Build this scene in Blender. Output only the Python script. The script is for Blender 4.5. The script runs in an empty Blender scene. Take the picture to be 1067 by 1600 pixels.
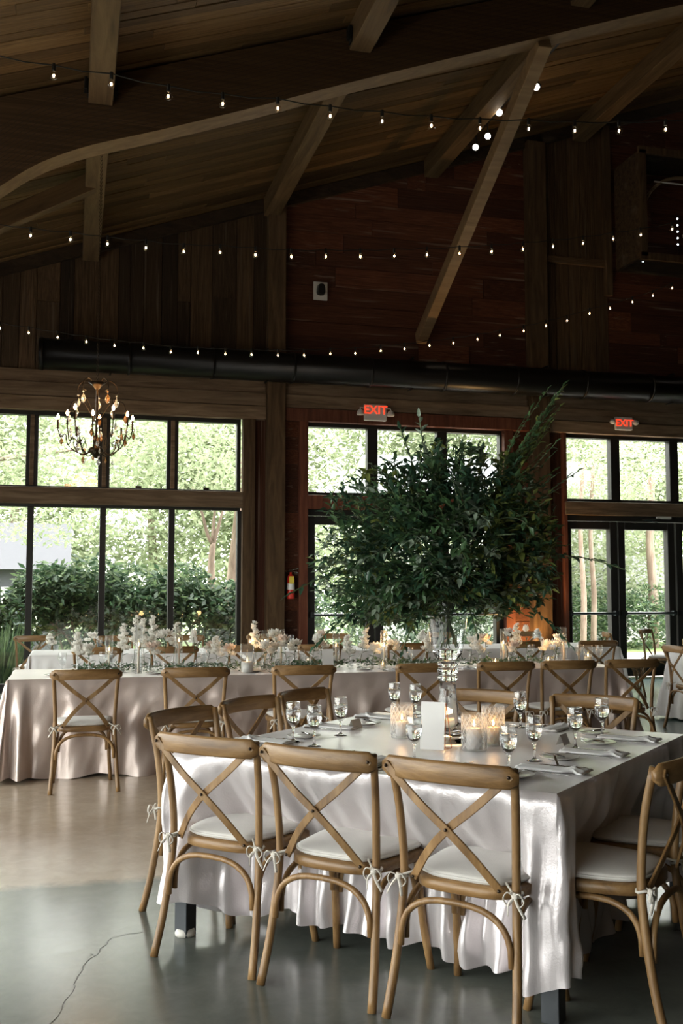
import bpy, math, random
from mathutils import Vector, Matrix, Euler, noise
random.seed(7)
C = bpy.context.scene.collection
PI = math.pi
# ---------------------------------------------------------------- camera
F, PITCH, YAW, EYE = 1594.7, .0780, .2591, 1.4394
cam = bpy.data.cameras.new('camera'); camo = bpy.data.objects.new('camera', cam); C.objects.link(camo)
camo.location = (0, 0, EYE); camo.rotation_euler = (PI/2+PITCH, 0, -YAW)
cam.sensor_fit = 'VERTICAL'; cam.sensor_height = 36; cam.sensor_width = 24; cam.lens = F/1600*36
cam.clip_end = 300
bpy.context.scene.camera = camo
# ---------------------------------------------------------------- world and exposure
sc = bpy.context.scene
sc.view_settings.view_transform = 'Standard'; sc.view_settings.look = 'None'
sc.view_settings.gamma = 1; sc.view_settings.use_curve_mapping = False
sc.view_settings.exposure = 0.7
SKY = 7.5
w = bpy.data.worlds.new('overcast_sky'); sc.world = w; w.use_nodes = True
bg = w.node_tree.nodes['Background']
bg.inputs[0].default_value = (1, .985, .955, 1); bg.inputs[1].default_value = SKY
def portal(loc, rot, sx, sy):
    l = bpy.data.lights.new('window_portal', 'AREA'); l.shape = 'RECTANGLE'; l.size = sx; l.size_y = sy
    l.cycles.is_portal = True
    o = bpy.data.objects.new('window_portal', l); C.objects.link(o); o.location = loc; o.rotation_euler = rot
D = 15.44                                                   # inner face of the window wall
LW, BW, RW = -5.2, -7.0, 17.0                               # left, rear and right wall planes
portal((.0, D+.12, 2.1), (-PI/2, 0, 0), 6.2, 4.0)
portal((5.2, D+.12, 2.1), (-PI/2, 0, 0), 3.4, 4.0)
portal((10.2, D+.12, 2.1), (-PI/2, 0, 0), 4.6, 4.0)
portal((LW-.1, 2.5, 1.75), (0, -PI/2, 0), 3.2, 17.0)
# ---------------------------------------------------------------- pixel geometry of the photograph
def ray(px, py):
    u = (px-533.5)/F; v = (800-py)/F
    fw = math.cos(PITCH)-v*math.sin(PITCH); z = math.sin(PITCH)+v*math.cos(PITCH)
    return Vector((u*math.cos(YAW)+fw*math.sin(YAW), -u*math.sin(YAW)+fw*math.cos(YAW), z))
def onz(px, py, z):
    r = ray(px, py); t = (z-EYE)/r.z; return Vector((0, 0, EYE))+r*t
def ony(px, py, Y):
    r = ray(px, py); return Vector((0, 0, EYE))+r*(Y/r.y)
# ---------------------------------------------------------------- materials
def newmat(name):
    m = bpy.data.materials.new(name); m.use_nodes = True
    return m, m.node_tree.nodes, m.node_tree.links, m.node_tree.nodes['Principled BSDF']
def mat(name, col, rough=.5, metal=0, spec=.5, **k):
    m, n, l, b = newmat(name)
    b.inputs['Base Color'].default_value = (*col, 1); b.inputs['Roughness'].default_value = rough
    b.inputs['Metallic'].default_value = metal; b.inputs['Specular IOR Level'].default_value = spec
    for a, v in k.items(): b.inputs[a].default_value = v
    return m
def ramp(n, stops):
    r = n.new('ShaderNodeValToRGB'); e = r.color_ramp.elements
    e[0].position = stops[0][0]; e[0].color = (*stops[0][1], 1)
    e[1].position = stops[-1][0]; e[1].color = (*stops[-1][1], 1)
    for p, c in stops[1:-1]:
        q = e.new(p); q.color = (*c, 1)
    return r
def wood(name, dark, mid, light, scale=(1, 14, 14), rough=.65, rnd=.35, bump=.25, wear=None, spec=.3):
    """grain runs along the axis whose scale is smallest"""
    m, n, l, b = newmat(name)
    tc = n.new('ShaderNodeTexCoord'); mp = n.new('ShaderNodeMapping'); mp.inputs['Scale'].default_value = scale
    oi = n.new('ShaderNodeObjectInfo'); ad = n.new('ShaderNodeVectorMath'); ad.operation = 'ADD'
    ml = n.new('ShaderNodeMath'); ml.operation = 'MULTIPLY'; ml.inputs[1].default_value = 37.0
    l.new(oi.outputs['Random'], ml.inputs[0]); l.new(tc.outputs['Object'], mp.inputs['Vector'])
    l.new(mp.outputs[0], ad.inputs[0]); l.new(ml.outputs[0], ad.inputs[1])
    nz = n.new('ShaderNodeTexNoise'); nz.inputs['Scale'].default_value = 1.6; nz.inputs['Detail'].default_value = 9
    nz.inputs['Roughness'].default_value = .65; nz.inputs['Distortion'].default_value = .6
    l.new(ad.outputs[0], nz.inputs['Vector'])
    r = ramp(n, [(.3, dark), (.5, mid), (.72, light)]); l.new(nz.outputs['Fac'], r.inputs[0])
    hs = n.new('ShaderNodeHueSaturation'); mr = n.new('ShaderNodeMapRange')
    mr.inputs['To Min'].default_value = 1-rnd; mr.inputs['To Max'].default_value = 1+rnd
    l.new(oi.outputs['Random'], mr.inputs[0]); l.new(mr.outputs[0], hs.inputs['Value']); l.new(r.outputs[0], hs.inputs['Color'])
    out = hs.outputs[0]
    if wear:
        n2 = n.new('ShaderNodeTexNoise'); n2.inputs['Scale'].default_value = .5; n2.inputs['Detail'].default_value = 6
        l.new(ad.outputs[0], n2.inputs['Vector'])
        r2 = ramp(n, [(.60, (0, 0, 0)), (.72, (1, 1, 1))]); l.new(n2.outputs['Fac'], r2.inputs[0])
        mx = n.new('ShaderNodeMix'); mx.data_type = 'RGBA'; mx.inputs[7].default_value = (*wear, 1)
        ms = n.new('ShaderNodeMath'); ms.operation = 'MULTIPLY'; ms.inputs[1].default_value = .55
        l.new(r2.outputs[0], ms.inputs[0]); l.new(ms.outputs[0], mx.inputs[0]); l.new(out, mx.inputs[6]); out = mx.outputs[2]
    l.new(out, b.inputs['Base Color']); b.inputs['Roughness'].default_value = rough
    b.inputs['Specular IOR Level'].default_value = spec
    bp = n.new('ShaderNodeBump'); bp.inputs['Strength'].default_value = bump; bp.inputs['Distance'].default_value = .01
    l.new(nz.outputs['Fac'], bp.inputs['Height']); l.new(bp.outputs[0], b.inputs['Normal'])
    return m
def fabric(name, col, col2, rough=.4, sheen=.3, scale=3, bump=.15, fine=240):
    m, n, l, b = newmat(name)
    tc = n.new('ShaderNodeTexCoord'); nz = n.new('ShaderNodeTexNoise'); nz.inputs['Scale'].default_value = scale
    nz.inputs['Detail'].default_value = 5; l.new(tc.outputs['Object'], nz.inputs['Vector'])
    r = ramp(n, [(.3, col), (.7, col2)]); l.new(nz.outputs['Fac'], r.inputs[0]); l.new(r.outputs[0], b.inputs['Base Color'])
    b.inputs['Roughness'].default_value = rough; b.inputs['Sheen Weight'].default_value = sheen; b.inputs['Metallic'].default_value =   .3 if 'satin' in name else 0
    n2 = n.new('ShaderNodeTexNoise'); n2.inputs['Scale'].default_value = fine; l.new(tc.outputs['Object'], n2.inputs['Vector'])
    n3 = n.new('ShaderNodeTexNoise'); n3.inputs['Scale'].default_value = 14; n3.inputs['Detail'].default_value = 4
    n3.inputs['Distortion'].default_value = 1.2
    l.new(tc.outputs['Object'], n3.inputs['Vector'])
    ad = n.new('ShaderNodeMath'); ad.operation = 'MULTIPLY_ADD'; ad.inputs[1].default_value = 1.6
    l.new(n3.outputs['Fac'], ad.inputs[0]); l.new(n2.outputs['Fac'], ad.inputs[2])
    bp = n.new('ShaderNodeBump'); bp.inputs['Strength'].default_value = bump; bp.inputs['Distance'].default_value = .01
    l.new(ad.outputs[0], bp.inputs['Height']); l.new(bp.outputs[0], b.inputs['Normal'])
    return m
def thin_glass(name, tint=(1, 1, 1), refl=.06, rough=0.0, haze=0.0):
    m, n, l, b = newmat(name); n.remove(b); o = n['Material Output']
    t = n.new('ShaderNodeBsdfTransparent'); t.inputs[0].default_value = (*tint, 1)
    g = n.new('ShaderNodeBsdfGlossy'); g.inputs['Roughness'].default_value = rough
    lw = n.new('ShaderNodeLayerWeight'); lw.inputs[0].default_value = .5
    pw = n.new('ShaderNodeMath'); pw.operation = 'POWER'; pw.inputs[1].default_value = 4.0; l.new(lw.outputs['Facing'], pw.inputs[0])
    fr = n.new('ShaderNodeMath'); fr.operation = 'MULTIPLY_ADD'; fr.inputs[1].default_value = .8; fr.inputs[2].default_value = refl; l.new(pw.outputs[0], fr.inputs[0])
    mx = n.new('ShaderNodeMixShader'); l.new(fr.outputs[0], mx.inputs[0]); l.new(t.outputs[0], mx.inputs[1]); l.new(g.outputs[0], mx.inputs[2])
    last = mx
    if haze:
        d = n.new('ShaderNodeBsdfTranslucent'); d.inputs[0].default_value = (.95, .95, .95, 1)
        d2 = n.new('ShaderNodeBsdfDiffuse'); d2.inputs[0].default_value = (.95, .95, .95, 1)
        m1 = n.new('ShaderNodeMixShader'); l.new(d.outputs[0], m1.inputs[1]); l.new(d2.outputs[0], m1.inputs[2])
        m2 = n.new('ShaderNodeMixShader'); m2.inputs[0].default_value = haze
        l.new(mx.outputs[0], m2.inputs[1]); l.new(m1.outputs[0], m2.inputs[2]); last = m2
    l.new(last.outputs[0], o.inputs[0])
    return m
def leafmat(name, col, trans=.4, rough=.4, var=.3):
    m, n, l, b = newmat(name); o = n['Material Output']
    tc = n.new('ShaderNodeTexCoord'); nz = n.new('ShaderNodeTexNoise'); nz.inputs['Scale'].default_value = 9
    l.new(tc.outputs['Object'], nz.inputs['Vector'])
    r = ramp(n, [(.3, tuple(c*(1-var) for c in col)), (.7, tuple(min(1, c*(1+var)) for c in col))])
    l.new(nz.outputs['Fac'], r.inputs[0]); l.new(r.outputs[0], b.inputs['Base Color']); b.inputs['Roughness'].default_value = rough
    t = n.new('ShaderNodeBsdfTranslucent'); l.new(r.outputs[0], t.inputs[0])
    mx = n.new('ShaderNodeMixShader'); mx.inputs[0].default_value = trans
    l.new(b.outputs[0], mx.inputs[1]); l.new(t.outputs[0], mx.inputs[2]); l.new(mx.outputs[0], o.inputs[0])
    return m
def emit(name, col, s):
    m, n, l, b = newmat(name); b.inputs['Base Color'].default_value = (*col, 1)
    b.inputs['Emission Color'].default_value = (*col, 1); b.inputs['Emission Strength'].default_value = s
    return m
M = {}
M['chair'] = wood('chair_oak', (.105, .053, .018), (.225, .125, .047), (.35, .215, .095), (9, 9, 1.3), .42, .12, .25, spec=.5)
M['chair_h'] = wood('chair_oak_rail', (.105, .053, .018), (.225, .125, .047), (.35, .215, .095), (1.6, 9, 12), .4, .12, .25, spec=.5)
M['rivet'] = mat('dark_rivet', (.05, .035, .025), .4, .8)
M['cushion'] = fabric('cushion_cotton', (.60, .58, .55), (.68, .66, .62), .8, .3, 6, .12)
M['tie'] = mat('cotton_tie', (.62, .58, .52), .8)
M['satin'] = fabric('blush_satin', (.63, .58, .59), (.73, .69, .70), .25, .35, 3, .10, 160)
M['satin2'] = fabric('taupe_satin', (.54, .44, .40), (.64, .54, .49), .33, .3, 3, .08, 160)
M['linen'] = fabric('white_linen', (.74, .74, .74), (.80, .80, .80), .7, .2, 8, .1)
M['board'] = wood('weathered_board', (.022, .011, .005), (.052, .029, .013), (.095, .057, .028), (3, 9, 9), .8, .62, .3, wear=(.13, .10, .07))
M['redboard'] = wood('red_barn_board', (.035, .009, .004), (.075, .022, .009), (.125, .045, .020), (3, 9, 9), .75, .4, .3, wear=(.26, .20, .15))
M['post'] = wood('rough_post', (.035, .019, .008), (.075, .043, .020), (.125, .077, .039), (8, 8, .8), .8, .15, .4)
M['redtrim'] = wood('red_trim', (.06, .016, .008), (.12, .036, .018), (.18, .065, .034), (8, 8, .8), .7, .2, .3)
M['trim_h'] = wood('grey_trim', (.075, .046, .025), (.165, .108, .063), (.26, .18, .115), (.8, 9, 9), .75, .2, .35)
M['plank'] = wood('ceiling_plank', (.060, .031, .010), (.115, .064, .023), (.175, .104, .042), (5, 4, 4), .6, .42, .2)
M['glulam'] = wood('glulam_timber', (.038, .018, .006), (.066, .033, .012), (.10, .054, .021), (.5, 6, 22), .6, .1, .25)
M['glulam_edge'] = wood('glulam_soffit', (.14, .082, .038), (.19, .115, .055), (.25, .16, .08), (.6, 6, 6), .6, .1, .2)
M['purlin'] = wood('timber_purlin', (.055, .030, .012), (.105, .063, .027), (.155, .098, .045), (7, .7, 7), .7, .2, .35)
M['black'] = mat('black_metal', (.012, .012, .011), .45, .4)
M['duct'] = mat('black_duct', (.010, .009, .008), .35, .5)
M['frame'] = mat('dark_window_frame', (.016, .014, .012), .5, .1)
M['steel'] = mat('table_steel', (.06, .065, .07), .4, .8)
M['silver'] = mat('silverware', (.55, .55, .55), .14, 1)
M['copper'] = mat('copper_wire', (.75, .33, .2), .25, 1)
M['china'] = mat('white_china', (.72, .71, .68), .15, 0, .6)
M['paper'] = mat('white_card', (.82, .81, .79), .7)
M['ink'] = mat('grey_ink', (.25, .25, .26), .8)
M['ply'] = mat('plywood_top', (.3, .22, .14), .7)
M['pane'] = thin_glass('window_glass', (.97, .99, .98))
M['clear'] = thin_glass('clear_thin_glass', (.97, .98, .98), haze=.03)
M['bowlglass'] = thin_glass('goblet_glass', (.96, .97, .98), .10, haze=.02)
M['cut'] = thin_glass('cut_glass', (.95, .95, .95), haze=.16, rough=.1)
M['ridge'] = thin_glass('cut_glass_ridge', (.95, .95, .95), .12, haze=.65)
M['crystal'] = mat('crystal_glass', (1, 1, 1), .0, **{'Transmission Weight': 1.0, 'IOR': 1.47})
M['water'] = mat('water', (1, 1, 1), .0, **{'Transmission Weight': 1.0, 'IOR': 1.33})
M['wax'] = mat('ivory_wax', (.85, .76, .62), .5, **{'Subsurface Weight': .3, 'Subsurface Radius': (.02, .01, .005)})
M['waxw'] = mat('white_wax', (.86, .83, .79), .5)
M['flame'] = emit('candle_flame', (1, .62, .25), 14)
M['bulb'] = emit('warm_filament', (1, .70, .40), 22)
M['bulbglass'] = thin_glass('bulb_glass', (1, .93, .85))
M['spot'] = emit('spotlight_lens', (1, .93, .85), 14)
M['petal'] = leafmat('white_petal', (.93, .92, .88), .55, .6, .04)
M['blush'] = leafmat('blush_petal', (.82, .70, .62), .35, .6, .06)
M['leaf1'] = leafmat('dark_glossy_leaf', (.042, .098, .056), .25, .32, .35)
M['leaf2'] = leafmat('mid_green_leaf', (.075, .150, .062), .3, .38, .3)
M['leaf3'] = leafmat('yellow_green_leaf', (.21, .25, .065), .3, .4, .25)
M['leaf4'] = leafmat('grey_green_leaf', (.25, .32, .24), .25, .5, .2)
M['stem'] = mat('green_stem', (.06, .09, .03), .6)
M['crystaldrop'] = mat('crystal_drop', (.9, .9, .9), .05, 0, 1, **{'Transmission Weight': .7})
M['amberdrop'] = mat('amber_drop', (.55, .27, .1), .1, 0, 1, **{'Transmission Weight': .5})
M['bronze'] = mat('dark_bronze', (.035, .022, .012), .4, .8)
M['whiteplastic'] = mat('white_plastic', (.62, .60, .55), .5)
M['exitred'] = emit('exit_red', (1, .06, .02), .8)
M['red'] = mat('red_enamel', (.65, .03, .015), .3)
M['yellow'] = mat('yellow_tag', (.8, .6, .08), .6)
M['ledwhite'] = emit('led_point', (.7, .9, 1), 8)
# ---------------------------------------------------------------- helpers
class MB:
    def __init__(s): s.v = []; s.f = []; s.mi = []
    def add(s, vs, fs, mi=0):
        o = len(s.v); s.v += [tuple(x) for x in vs]; s.f += [tuple(i+o for i in f) for f in fs]; s.mi += [mi]*len(fs); return s
    def box(s, c, d, R=None, mi=0):
        vs = [Vector(((i & 1)-.5, ((i >> 1) & 1)-.5, ((i >> 2) & 1)-.5)) for i in range(8)]
        vs = [Vector((v.x*d[0], v.y*d[1], v.z*d[2])) for v in vs]
        if R: vs = [R @ v for v in vs]
        return s.add([v+Vector(c) for v in vs], [(0, 2, 3, 1), (4, 5, 7, 6), (0, 1, 5, 4), (2, 6, 7, 3), (0, 4, 6, 2), (1, 3, 7, 5)], mi)
    def tube(s, pts, r, n=8, sq=None, cap=True, mi=0, up=(0, 0, 1)):
        """swept section; sq=(a,b) makes a flat strip with half sizes a,b"""
        pts = [Vector(p) for p in pts]; N = len(pts); rr = r if isinstance(r, (list, tuple)) else [r]*N
        vs = []; up = Vector(up); prev = None
        for i, p in enumerate(pts):
            t = (pts[min(i+1, N-1)]-pts[max(i-1, 0)]).normalized()
            if prev is None:
                a = t.cross(up)
                if a.length < 1e-3: a = t.cross(Vector((1, 0, 0)))
            else: a = prev-t*prev.dot(t)
            a.normalize(); b = t.cross(a); prev = a
            for k in range(n):
                th = 2*PI*k/n+(PI/4 if n == 4 else 0)
                if sq: q = a*(sq[0]*1.414*math.cos(th))+b*(sq[1]*1.414*math.sin(th)) if n == 4 else a*sq[0]*math.cos(th)+b*sq[1]*math.sin(th)
                else: q = (a*math.cos(th)+b*math.sin(th))*rr[i]
                vs.append(p+q)
        fs = [(i*n+k, i*n+(k+1) % n, (i+1)*n+(k+1) % n, (i+1)*n+k) for i in range(N-1) for k in range(n)]
        if cap: fs += [tuple(range(n))[::-1], tuple((N-1)*n+k for k in range(n))]
        return s.add(vs, fs, mi)
    def lathe(s, prof, n=20, c=(0, 0, 0), mi=0, fn=None):
        vs = []
        for j, (r, z) in enumerate(prof):
            for k in range(n):
                q = r if fn is None else fn(r, z, k, j)
                vs.append((c[0]+q*math.cos(2*PI*k/n), c[1]+q*math.sin(2*PI*k/n), c[2]+z))
        fs = [(j*n+k, j*n+(k+1) % n, (j+1)*n+(k+1) % n, (j+1)*n+k) for j in range(len(prof)-1) for k in range(n)]
        if prof[0][0] > 1e-4: fs.append(tuple(range(n))[::-1])
        if prof[-1][0] > 1e-4: fs.append(tuple((len(prof)-1)*n+k for k in range(n)))
        return s.add(vs, fs, mi)
    def lathe_open(s, prof, n=20, c=(0, 0, 0), mi=0, fn=None):
        vs = []
        for j, (r, z) in enumerate(prof):
            for k in range(n):
                q = r if fn is None else fn(r, z, k, j)
                vs.append((c[0]+q*math.cos(2*PI*k/n), c[1]+q*math.sin(2*PI*k/n), c[2]+z))
        return s.add(vs, [(j*n+k, j*n+(k+1) % n, (j+1)*n+(k+1) % n, (j+1)*n+k) for j in range(len(prof)-1) for k in range(n)], mi)
    def ball(s, c, r, n=8, m=5, mi=0):
        c = Vector(c); r = Vector(r) if not isinstance(r, (int, float)) else Vector((r, r, r)); vs = []
        for j in range(m+1):
            ph = PI*j/m
            for k in range(n): vs.append((c.x+r.x*math.sin(ph)*math.cos(2*PI*k/n), c.y+r.y*math.sin(ph)*math.sin(2*PI*k/n), c.z-r.z*math.cos(ph)))
        return s.add(vs, [(j*n+k, j*n+(k+1) % n, (j+1)*n+(k+1) % n, (j+1)*n+k) for j in range(m) for k in range(n)], mi)
    def leaf(s, p, d, up, L, W, mi=0, fold=.25, curl=.15):
        d = d.normalized(); a = d.cross(up)
        if a.length < 1e-3: a = d.cross(Vector((1, .3, 0)))
        a.normalize(); u = a.cross(d)
        q = lambda x, y, z: p+d*(x*L)+a*(y*W)+u*(z*L)
        vs = [p, q(.35, .5, fold*W/L), q(.38, 0, 0), q(.35, -.5, fold*W/L), q(.72, .33, fold*W/L*.5-curl*.4), q(.72, 0, -curl*.5), q(.72, -.33, fold*W/L*.5-curl*.4), q(1, 0, -curl)]
        return s.add(vs, [(0, 2, 1), (0, 3, 2), (1, 2, 5, 4), (2, 3, 6, 5), (4, 5, 7), (5, 6, 7)], mi)
    def build(s, name, m, parent=None, smooth=False, loc=None, rz=None):
        me = bpy.data.meshes.new(name); me.from_pydata(s.v, [], s.f)
        for x in (m if isinstance(m, (list, tuple)) else [m]): me.materials.append(x)
        if any(s.mi): me.polygons.foreach_set('material_index', s.mi)
        if smooth: me.polygons.foreach_set('use_smooth', [True]*len(me.polygons)); 
        me.update()
        o = bpy.data.objects.new(name, me); C.objects.link(o)
        if parent: o.parent = parent
        if loc is not None: o.location = loc
        if rz is not None: o.rotation_euler.z = rz
        return o
USED = {}
def tag(o, label=None, cat=None, group=None, kind=None):
    if label:
        o['label'] = label
        n = len(label.split())
        if n < 4 or n > 16: print('LABEL LENGTH', n, label)
        if label in USED and USED[label] != (group or 0): print('DUP LABEL', label)
        if label in USED and not group: print('DUP LABEL', label)
        USED[label] = group or 0
    if cat: o['category'] = cat
    if group: o['group'] = group
    if kind: o['kind'] = kind
    return o
def empty(name, loc=(0, 0, 0), rz=0):
    o = bpy.data.objects.new(name, None); C.objects.link(o); o.location = loc; o.rotation_euler.z = rz; o.empty_display_size = .1
    return o
def copy_tree(o, parent=None):
    c = o.copy(); C.objects.link(c)
    if parent: c.parent = parent
    for ch in list(KIDS.get(o.name, [])) or [x for x in o.children]: copy_tree(ch, c)
    return c
KIDS = {}
def rotz(a): return Matrix.Rotation(a, 3, 'Z')
def bevel(o, wd=.004, seg=2):
    m = o.modifiers.new('bevel', 'BEVEL'); m.width = wd; m.segments = seg; m.limit_method = 'ANGLE'; return o
# shared bevelled unit board
def unit_board():
    e = .5; vs = []; k = .035
    b = [(-e, -e), (e, -e), (e, e), (-e, e)]
    for z, s_ in ((-e, 1-k), (-e+k*2, 1), (e-k*2, 1), (e, 1-k)):
        vs += [(x*(1 if s_ == 1 else .998), y*s_, z) for x, y in b]
    fs = [(3, 2, 1, 0), (12, 13, 14, 15)]
    for j in range(3): fs += [(j*4+i, j*4+(i+1) % 4, j*4+4+(i+1) % 4, j*4+4+i) for i in range(4)]
    return vs, fs
BV, BF = unit_board(); BM = {}
def board(name, c, dims, m, parent, rot=(0, 0, 0)):
    """long axis = local x, width = y, thickness = z"""
    if m.name not in BM:
        me = bpy.data.meshes.new('board_'+m.name); me.from_pydata(BV, [], BF); me.materials.append(m); BM[m.name] = me
    o = bpy.data.objects.new(name, BM[m.name]); C.objects.link(o); o.parent = parent
    o.location = c; o.scale = dims; o.rotation_euler = rot
    return o
R_UP = (PI/2, -PI/2, 0)      # board standing upright on the window wall, face toward the room
def vboard(name, x0, x1, z0, z1, y, m, parent, t=.025):      # vertical board in wall plane
    o = board(name, ((x0+x1)/2, y, (z0+z1)/2), (z1-z0, x1-x0, t), m, parent)
    o.rotation_euler = Matrix(((0, 1, 0), (0, 0, 1), (1, 0, 0))).to_euler(); return o
def hboard(name, x0, x1, z0, z1, y, m, parent, t=.025):
    o = board(name, ((x0+x1)/2, y, (z0+z1)/2), (x1-x0, z1-z0, t), m, parent)
    o.rotation_euler = (PI/2, 0, 0); return o
def bez(pts, n=10):
    """Catmull-Rom through pts"""
    P = [Vector(p) for p in pts]; P = [P[0]*2-P[1]]+P+[P[-1]*2-P[-2]]; out = []
    for i in range(1, len(P)-2):
        for k in range(n):
            t = k/n; a, b_, c_, d_ = P[i-1:i+3]
            out.append(.5*((2*b_)+(c_-a)*t+(2*a-5*b_+4*c_-d_)*t*t+(3*b_-a-3*c_+d_)*t**3))
    out.append(P[-2]); return out
# ================================================================ SETTING
def roofz(x): return 6.62+x*.344 if x < 12.2 else 6.62+(24.4-x)*.344
# floor ----------------------------------------------------------
m, n, l, b = newmat('polished_concrete')
tc = n.new('ShaderNodeTexCoord')
n1 = n.new('ShaderNodeTexNoise'); n1.inputs['Scale'].default_value = .9; n1.inputs['Detail'].default_value = 8; n1.inputs['Roughness'].default_value = .6
n2 = n.new('ShaderNodeTexNoise'); n2.inputs['Scale'].default_value = 9; n2.inputs['Detail'].default_value = 8; n2.inputs['Roughness'].default_value = .7; n2.inputs['Distortion'].default_value = .8
for q in (n1, n2): l.new(tc.outputs['Object'], q.inputs['Vector'])
g = ramp(n, [(.3, (.095, .108, .098)), (.55, (.15, .165, .145)), (.75, (.22, .225, .19))]); l.new(n1.outputs['Fac'], g.inputs[0])
t = ramp(n, [(.3, (.44, .34, .25)), (.6, (.57, .47, .36)), (.75, (.64, .55, .45))]); l.new(n1.outputs['Fac'], t.inputs[0])  # tan stain, lightened to carry glare from the left windows
sx = n.new('ShaderNodeSeparateXYZ'); l.new(tc.outputs['Object'], sx.inputs[0])
def mth(op, a, bb, c=None):
    q = n.new('ShaderNodeMath'); q.operation = op
    for i, v in enumerate((a, bb, c)):
        if v is None: continue
        if isinstance(v, (int, float)): q.inputs[i].default_value = v
        else: l.new(v, q.inputs[i])
    return q.outputs[0]
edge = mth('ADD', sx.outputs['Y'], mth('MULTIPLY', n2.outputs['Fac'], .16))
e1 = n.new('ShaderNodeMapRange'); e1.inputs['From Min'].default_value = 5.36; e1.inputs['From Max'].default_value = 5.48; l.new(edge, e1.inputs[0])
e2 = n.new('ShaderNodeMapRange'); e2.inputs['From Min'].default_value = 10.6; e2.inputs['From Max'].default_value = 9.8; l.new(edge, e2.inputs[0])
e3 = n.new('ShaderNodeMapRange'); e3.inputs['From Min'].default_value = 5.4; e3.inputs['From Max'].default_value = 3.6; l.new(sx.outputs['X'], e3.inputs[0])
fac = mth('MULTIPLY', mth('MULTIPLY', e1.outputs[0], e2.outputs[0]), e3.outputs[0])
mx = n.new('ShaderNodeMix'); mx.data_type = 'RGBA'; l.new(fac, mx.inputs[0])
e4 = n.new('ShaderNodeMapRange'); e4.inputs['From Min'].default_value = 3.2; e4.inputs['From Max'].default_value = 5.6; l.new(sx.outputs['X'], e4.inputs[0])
tq = n.new('ShaderNodeMix'); tq.data_type = 'RGBA'; l.new(e4.outputs[0], tq.inputs[0]); l.new(g.outputs[0], tq.inputs[6]); tq.inputs[7].default_value = (.075, .135, .125, 1)  # teal towards the right is floor reflection put into base colour
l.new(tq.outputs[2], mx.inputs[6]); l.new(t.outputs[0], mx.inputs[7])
mv = n.new('ShaderNodeMix'); mv.data_type = 'RGBA'; mv.blend_type = 'MULTIPLY'; mv.inputs[0].default_value = .65
r3 = ramp(n, [(.3, (.72, .72, .72)), (.65, (1.05, 1.05, 1.05))]); l.new(n2.outputs['Fac'], r3.inputs[0])
l.new(mx.outputs[2], mv.inputs[6]); l.new(r3.outputs[0], mv.inputs[7]); l.new(mv.outputs[2], b.inputs['Base Color'])
rr = n.new('ShaderNodeMapRange'); rr.inputs['To Min'].default_value = .17; rr.inputs['To Max'].default_value = .26; l.new(n2.outputs['Fac'], rr.inputs[0])
l.new(rr.outputs[0], b.inputs['Roughness'])
M['floor'] = m
fl = MB().box(((LW+RW)/2, (D+BW)/2, -.1), (RW-LW, D-BW+.4, .2)).build('floor', M['floor']); fl['kind'] = 'structure'
cr = MB()
def crack(pts, wd=.0014):
    out = []
    for i in range(len(pts)-1):
        a, c_ = Vector(pts[i]), Vector(pts[i+1])
        for k in range(5):
            p = a.lerp(c_, k/5); out.append(p+Vector((random.uniform(-.012, .012), random.uniform(-.012, .012), 0)))
    out.append(Vector(pts[-1]))
    for i in range(len(out)-1):
        p, q = out[i], out[i+1]; d = (q-p).normalized().cross(Vector((0, 0, 1)))*wd*random.uniform(.5, 1.2)
        cr.add([p-d, p+d, q+d, q-d], [(0, 1, 2, 3)])
zc = .0008
crack([onz(80, 1598, zc), onz(118, 1548, zc), onz(120, 1520, zc), onz(150, 1492, zc), onz(175, 1465, zc), onz(222, 1456, zc)])
crack([onz(150, 1492, zc), onz(141, 1490, zc)]); crack([onz(0, 1272, zc), onz(60, 1262, zc)])
cr.build('crack', mat('crack_dark', (.035, .035, .03), .9), fl)
# window wall ----------------------------------------------------
wb = MB()
def wallrect(x0, x1, z0, z1): wb.box(((x0+x1)/2, D+.12, (z0+z1)/2), (x1-x0, .1, z1-z0))
wb.add([(LW, D+.07, 4.2), (RW, D+.07, 4.2), (RW, D+.07, roofz(RW)+.1), (12.2, D+.07, roofz(12.2)+.1), (LW, D+.07, roofz(LW)+.1),
        (LW, D+.2, 4.2), (RW, D+.2, 4.2), (RW, D+.2, roofz(RW)+.1), (12.2, D+.2, roofz(12.2)+.1), (LW, D+.2, roofz(LW)+.1)],
       [(0, 1, 2, 3, 4), (9, 8, 7, 6, 5), (0, 5, 6, 1), (1, 6, 7, 2), (2, 7, 8, 3), (3, 8, 9, 4), (4, 9, 5, 0)])
wallrect(2.55, 3.5, 0, 4.2); wallrect(6.86, 7.92, 0, 4.2); wallrect(12.35, RW, 0, 4.2); wallrect(LW, -3.75, 0, 4.2)
wall = wb.build('wall_back', M['board']); wall['kind'] = 'structure'
# vertical boards, upper left
x = LW
while x < 2.86:
    wd = random.choice([.17, .2, .24, .27, .33, .38]); x1 = min(x+wd, 2.88)
    z0 = 4.45; ztop = roofz(x)+.02
    if random.random() < .35:
        zm = random.uniform(5.6, 6.2)
        vboard('board', x+.004, x1-.004, z0, zm-.004, D+.045-random.uniform(0, .02), M['board'], wall)
        vboard('board', x+.004, x1-.004, zm, ztop, D+.045-random.uniform(0, .02), M['board'], wall)
    else: vboard('board', x+.004, x1-.004, z0, ztop, D+.045-random.uniform(0, .022), M['board'], wall)
    x = x1
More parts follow.
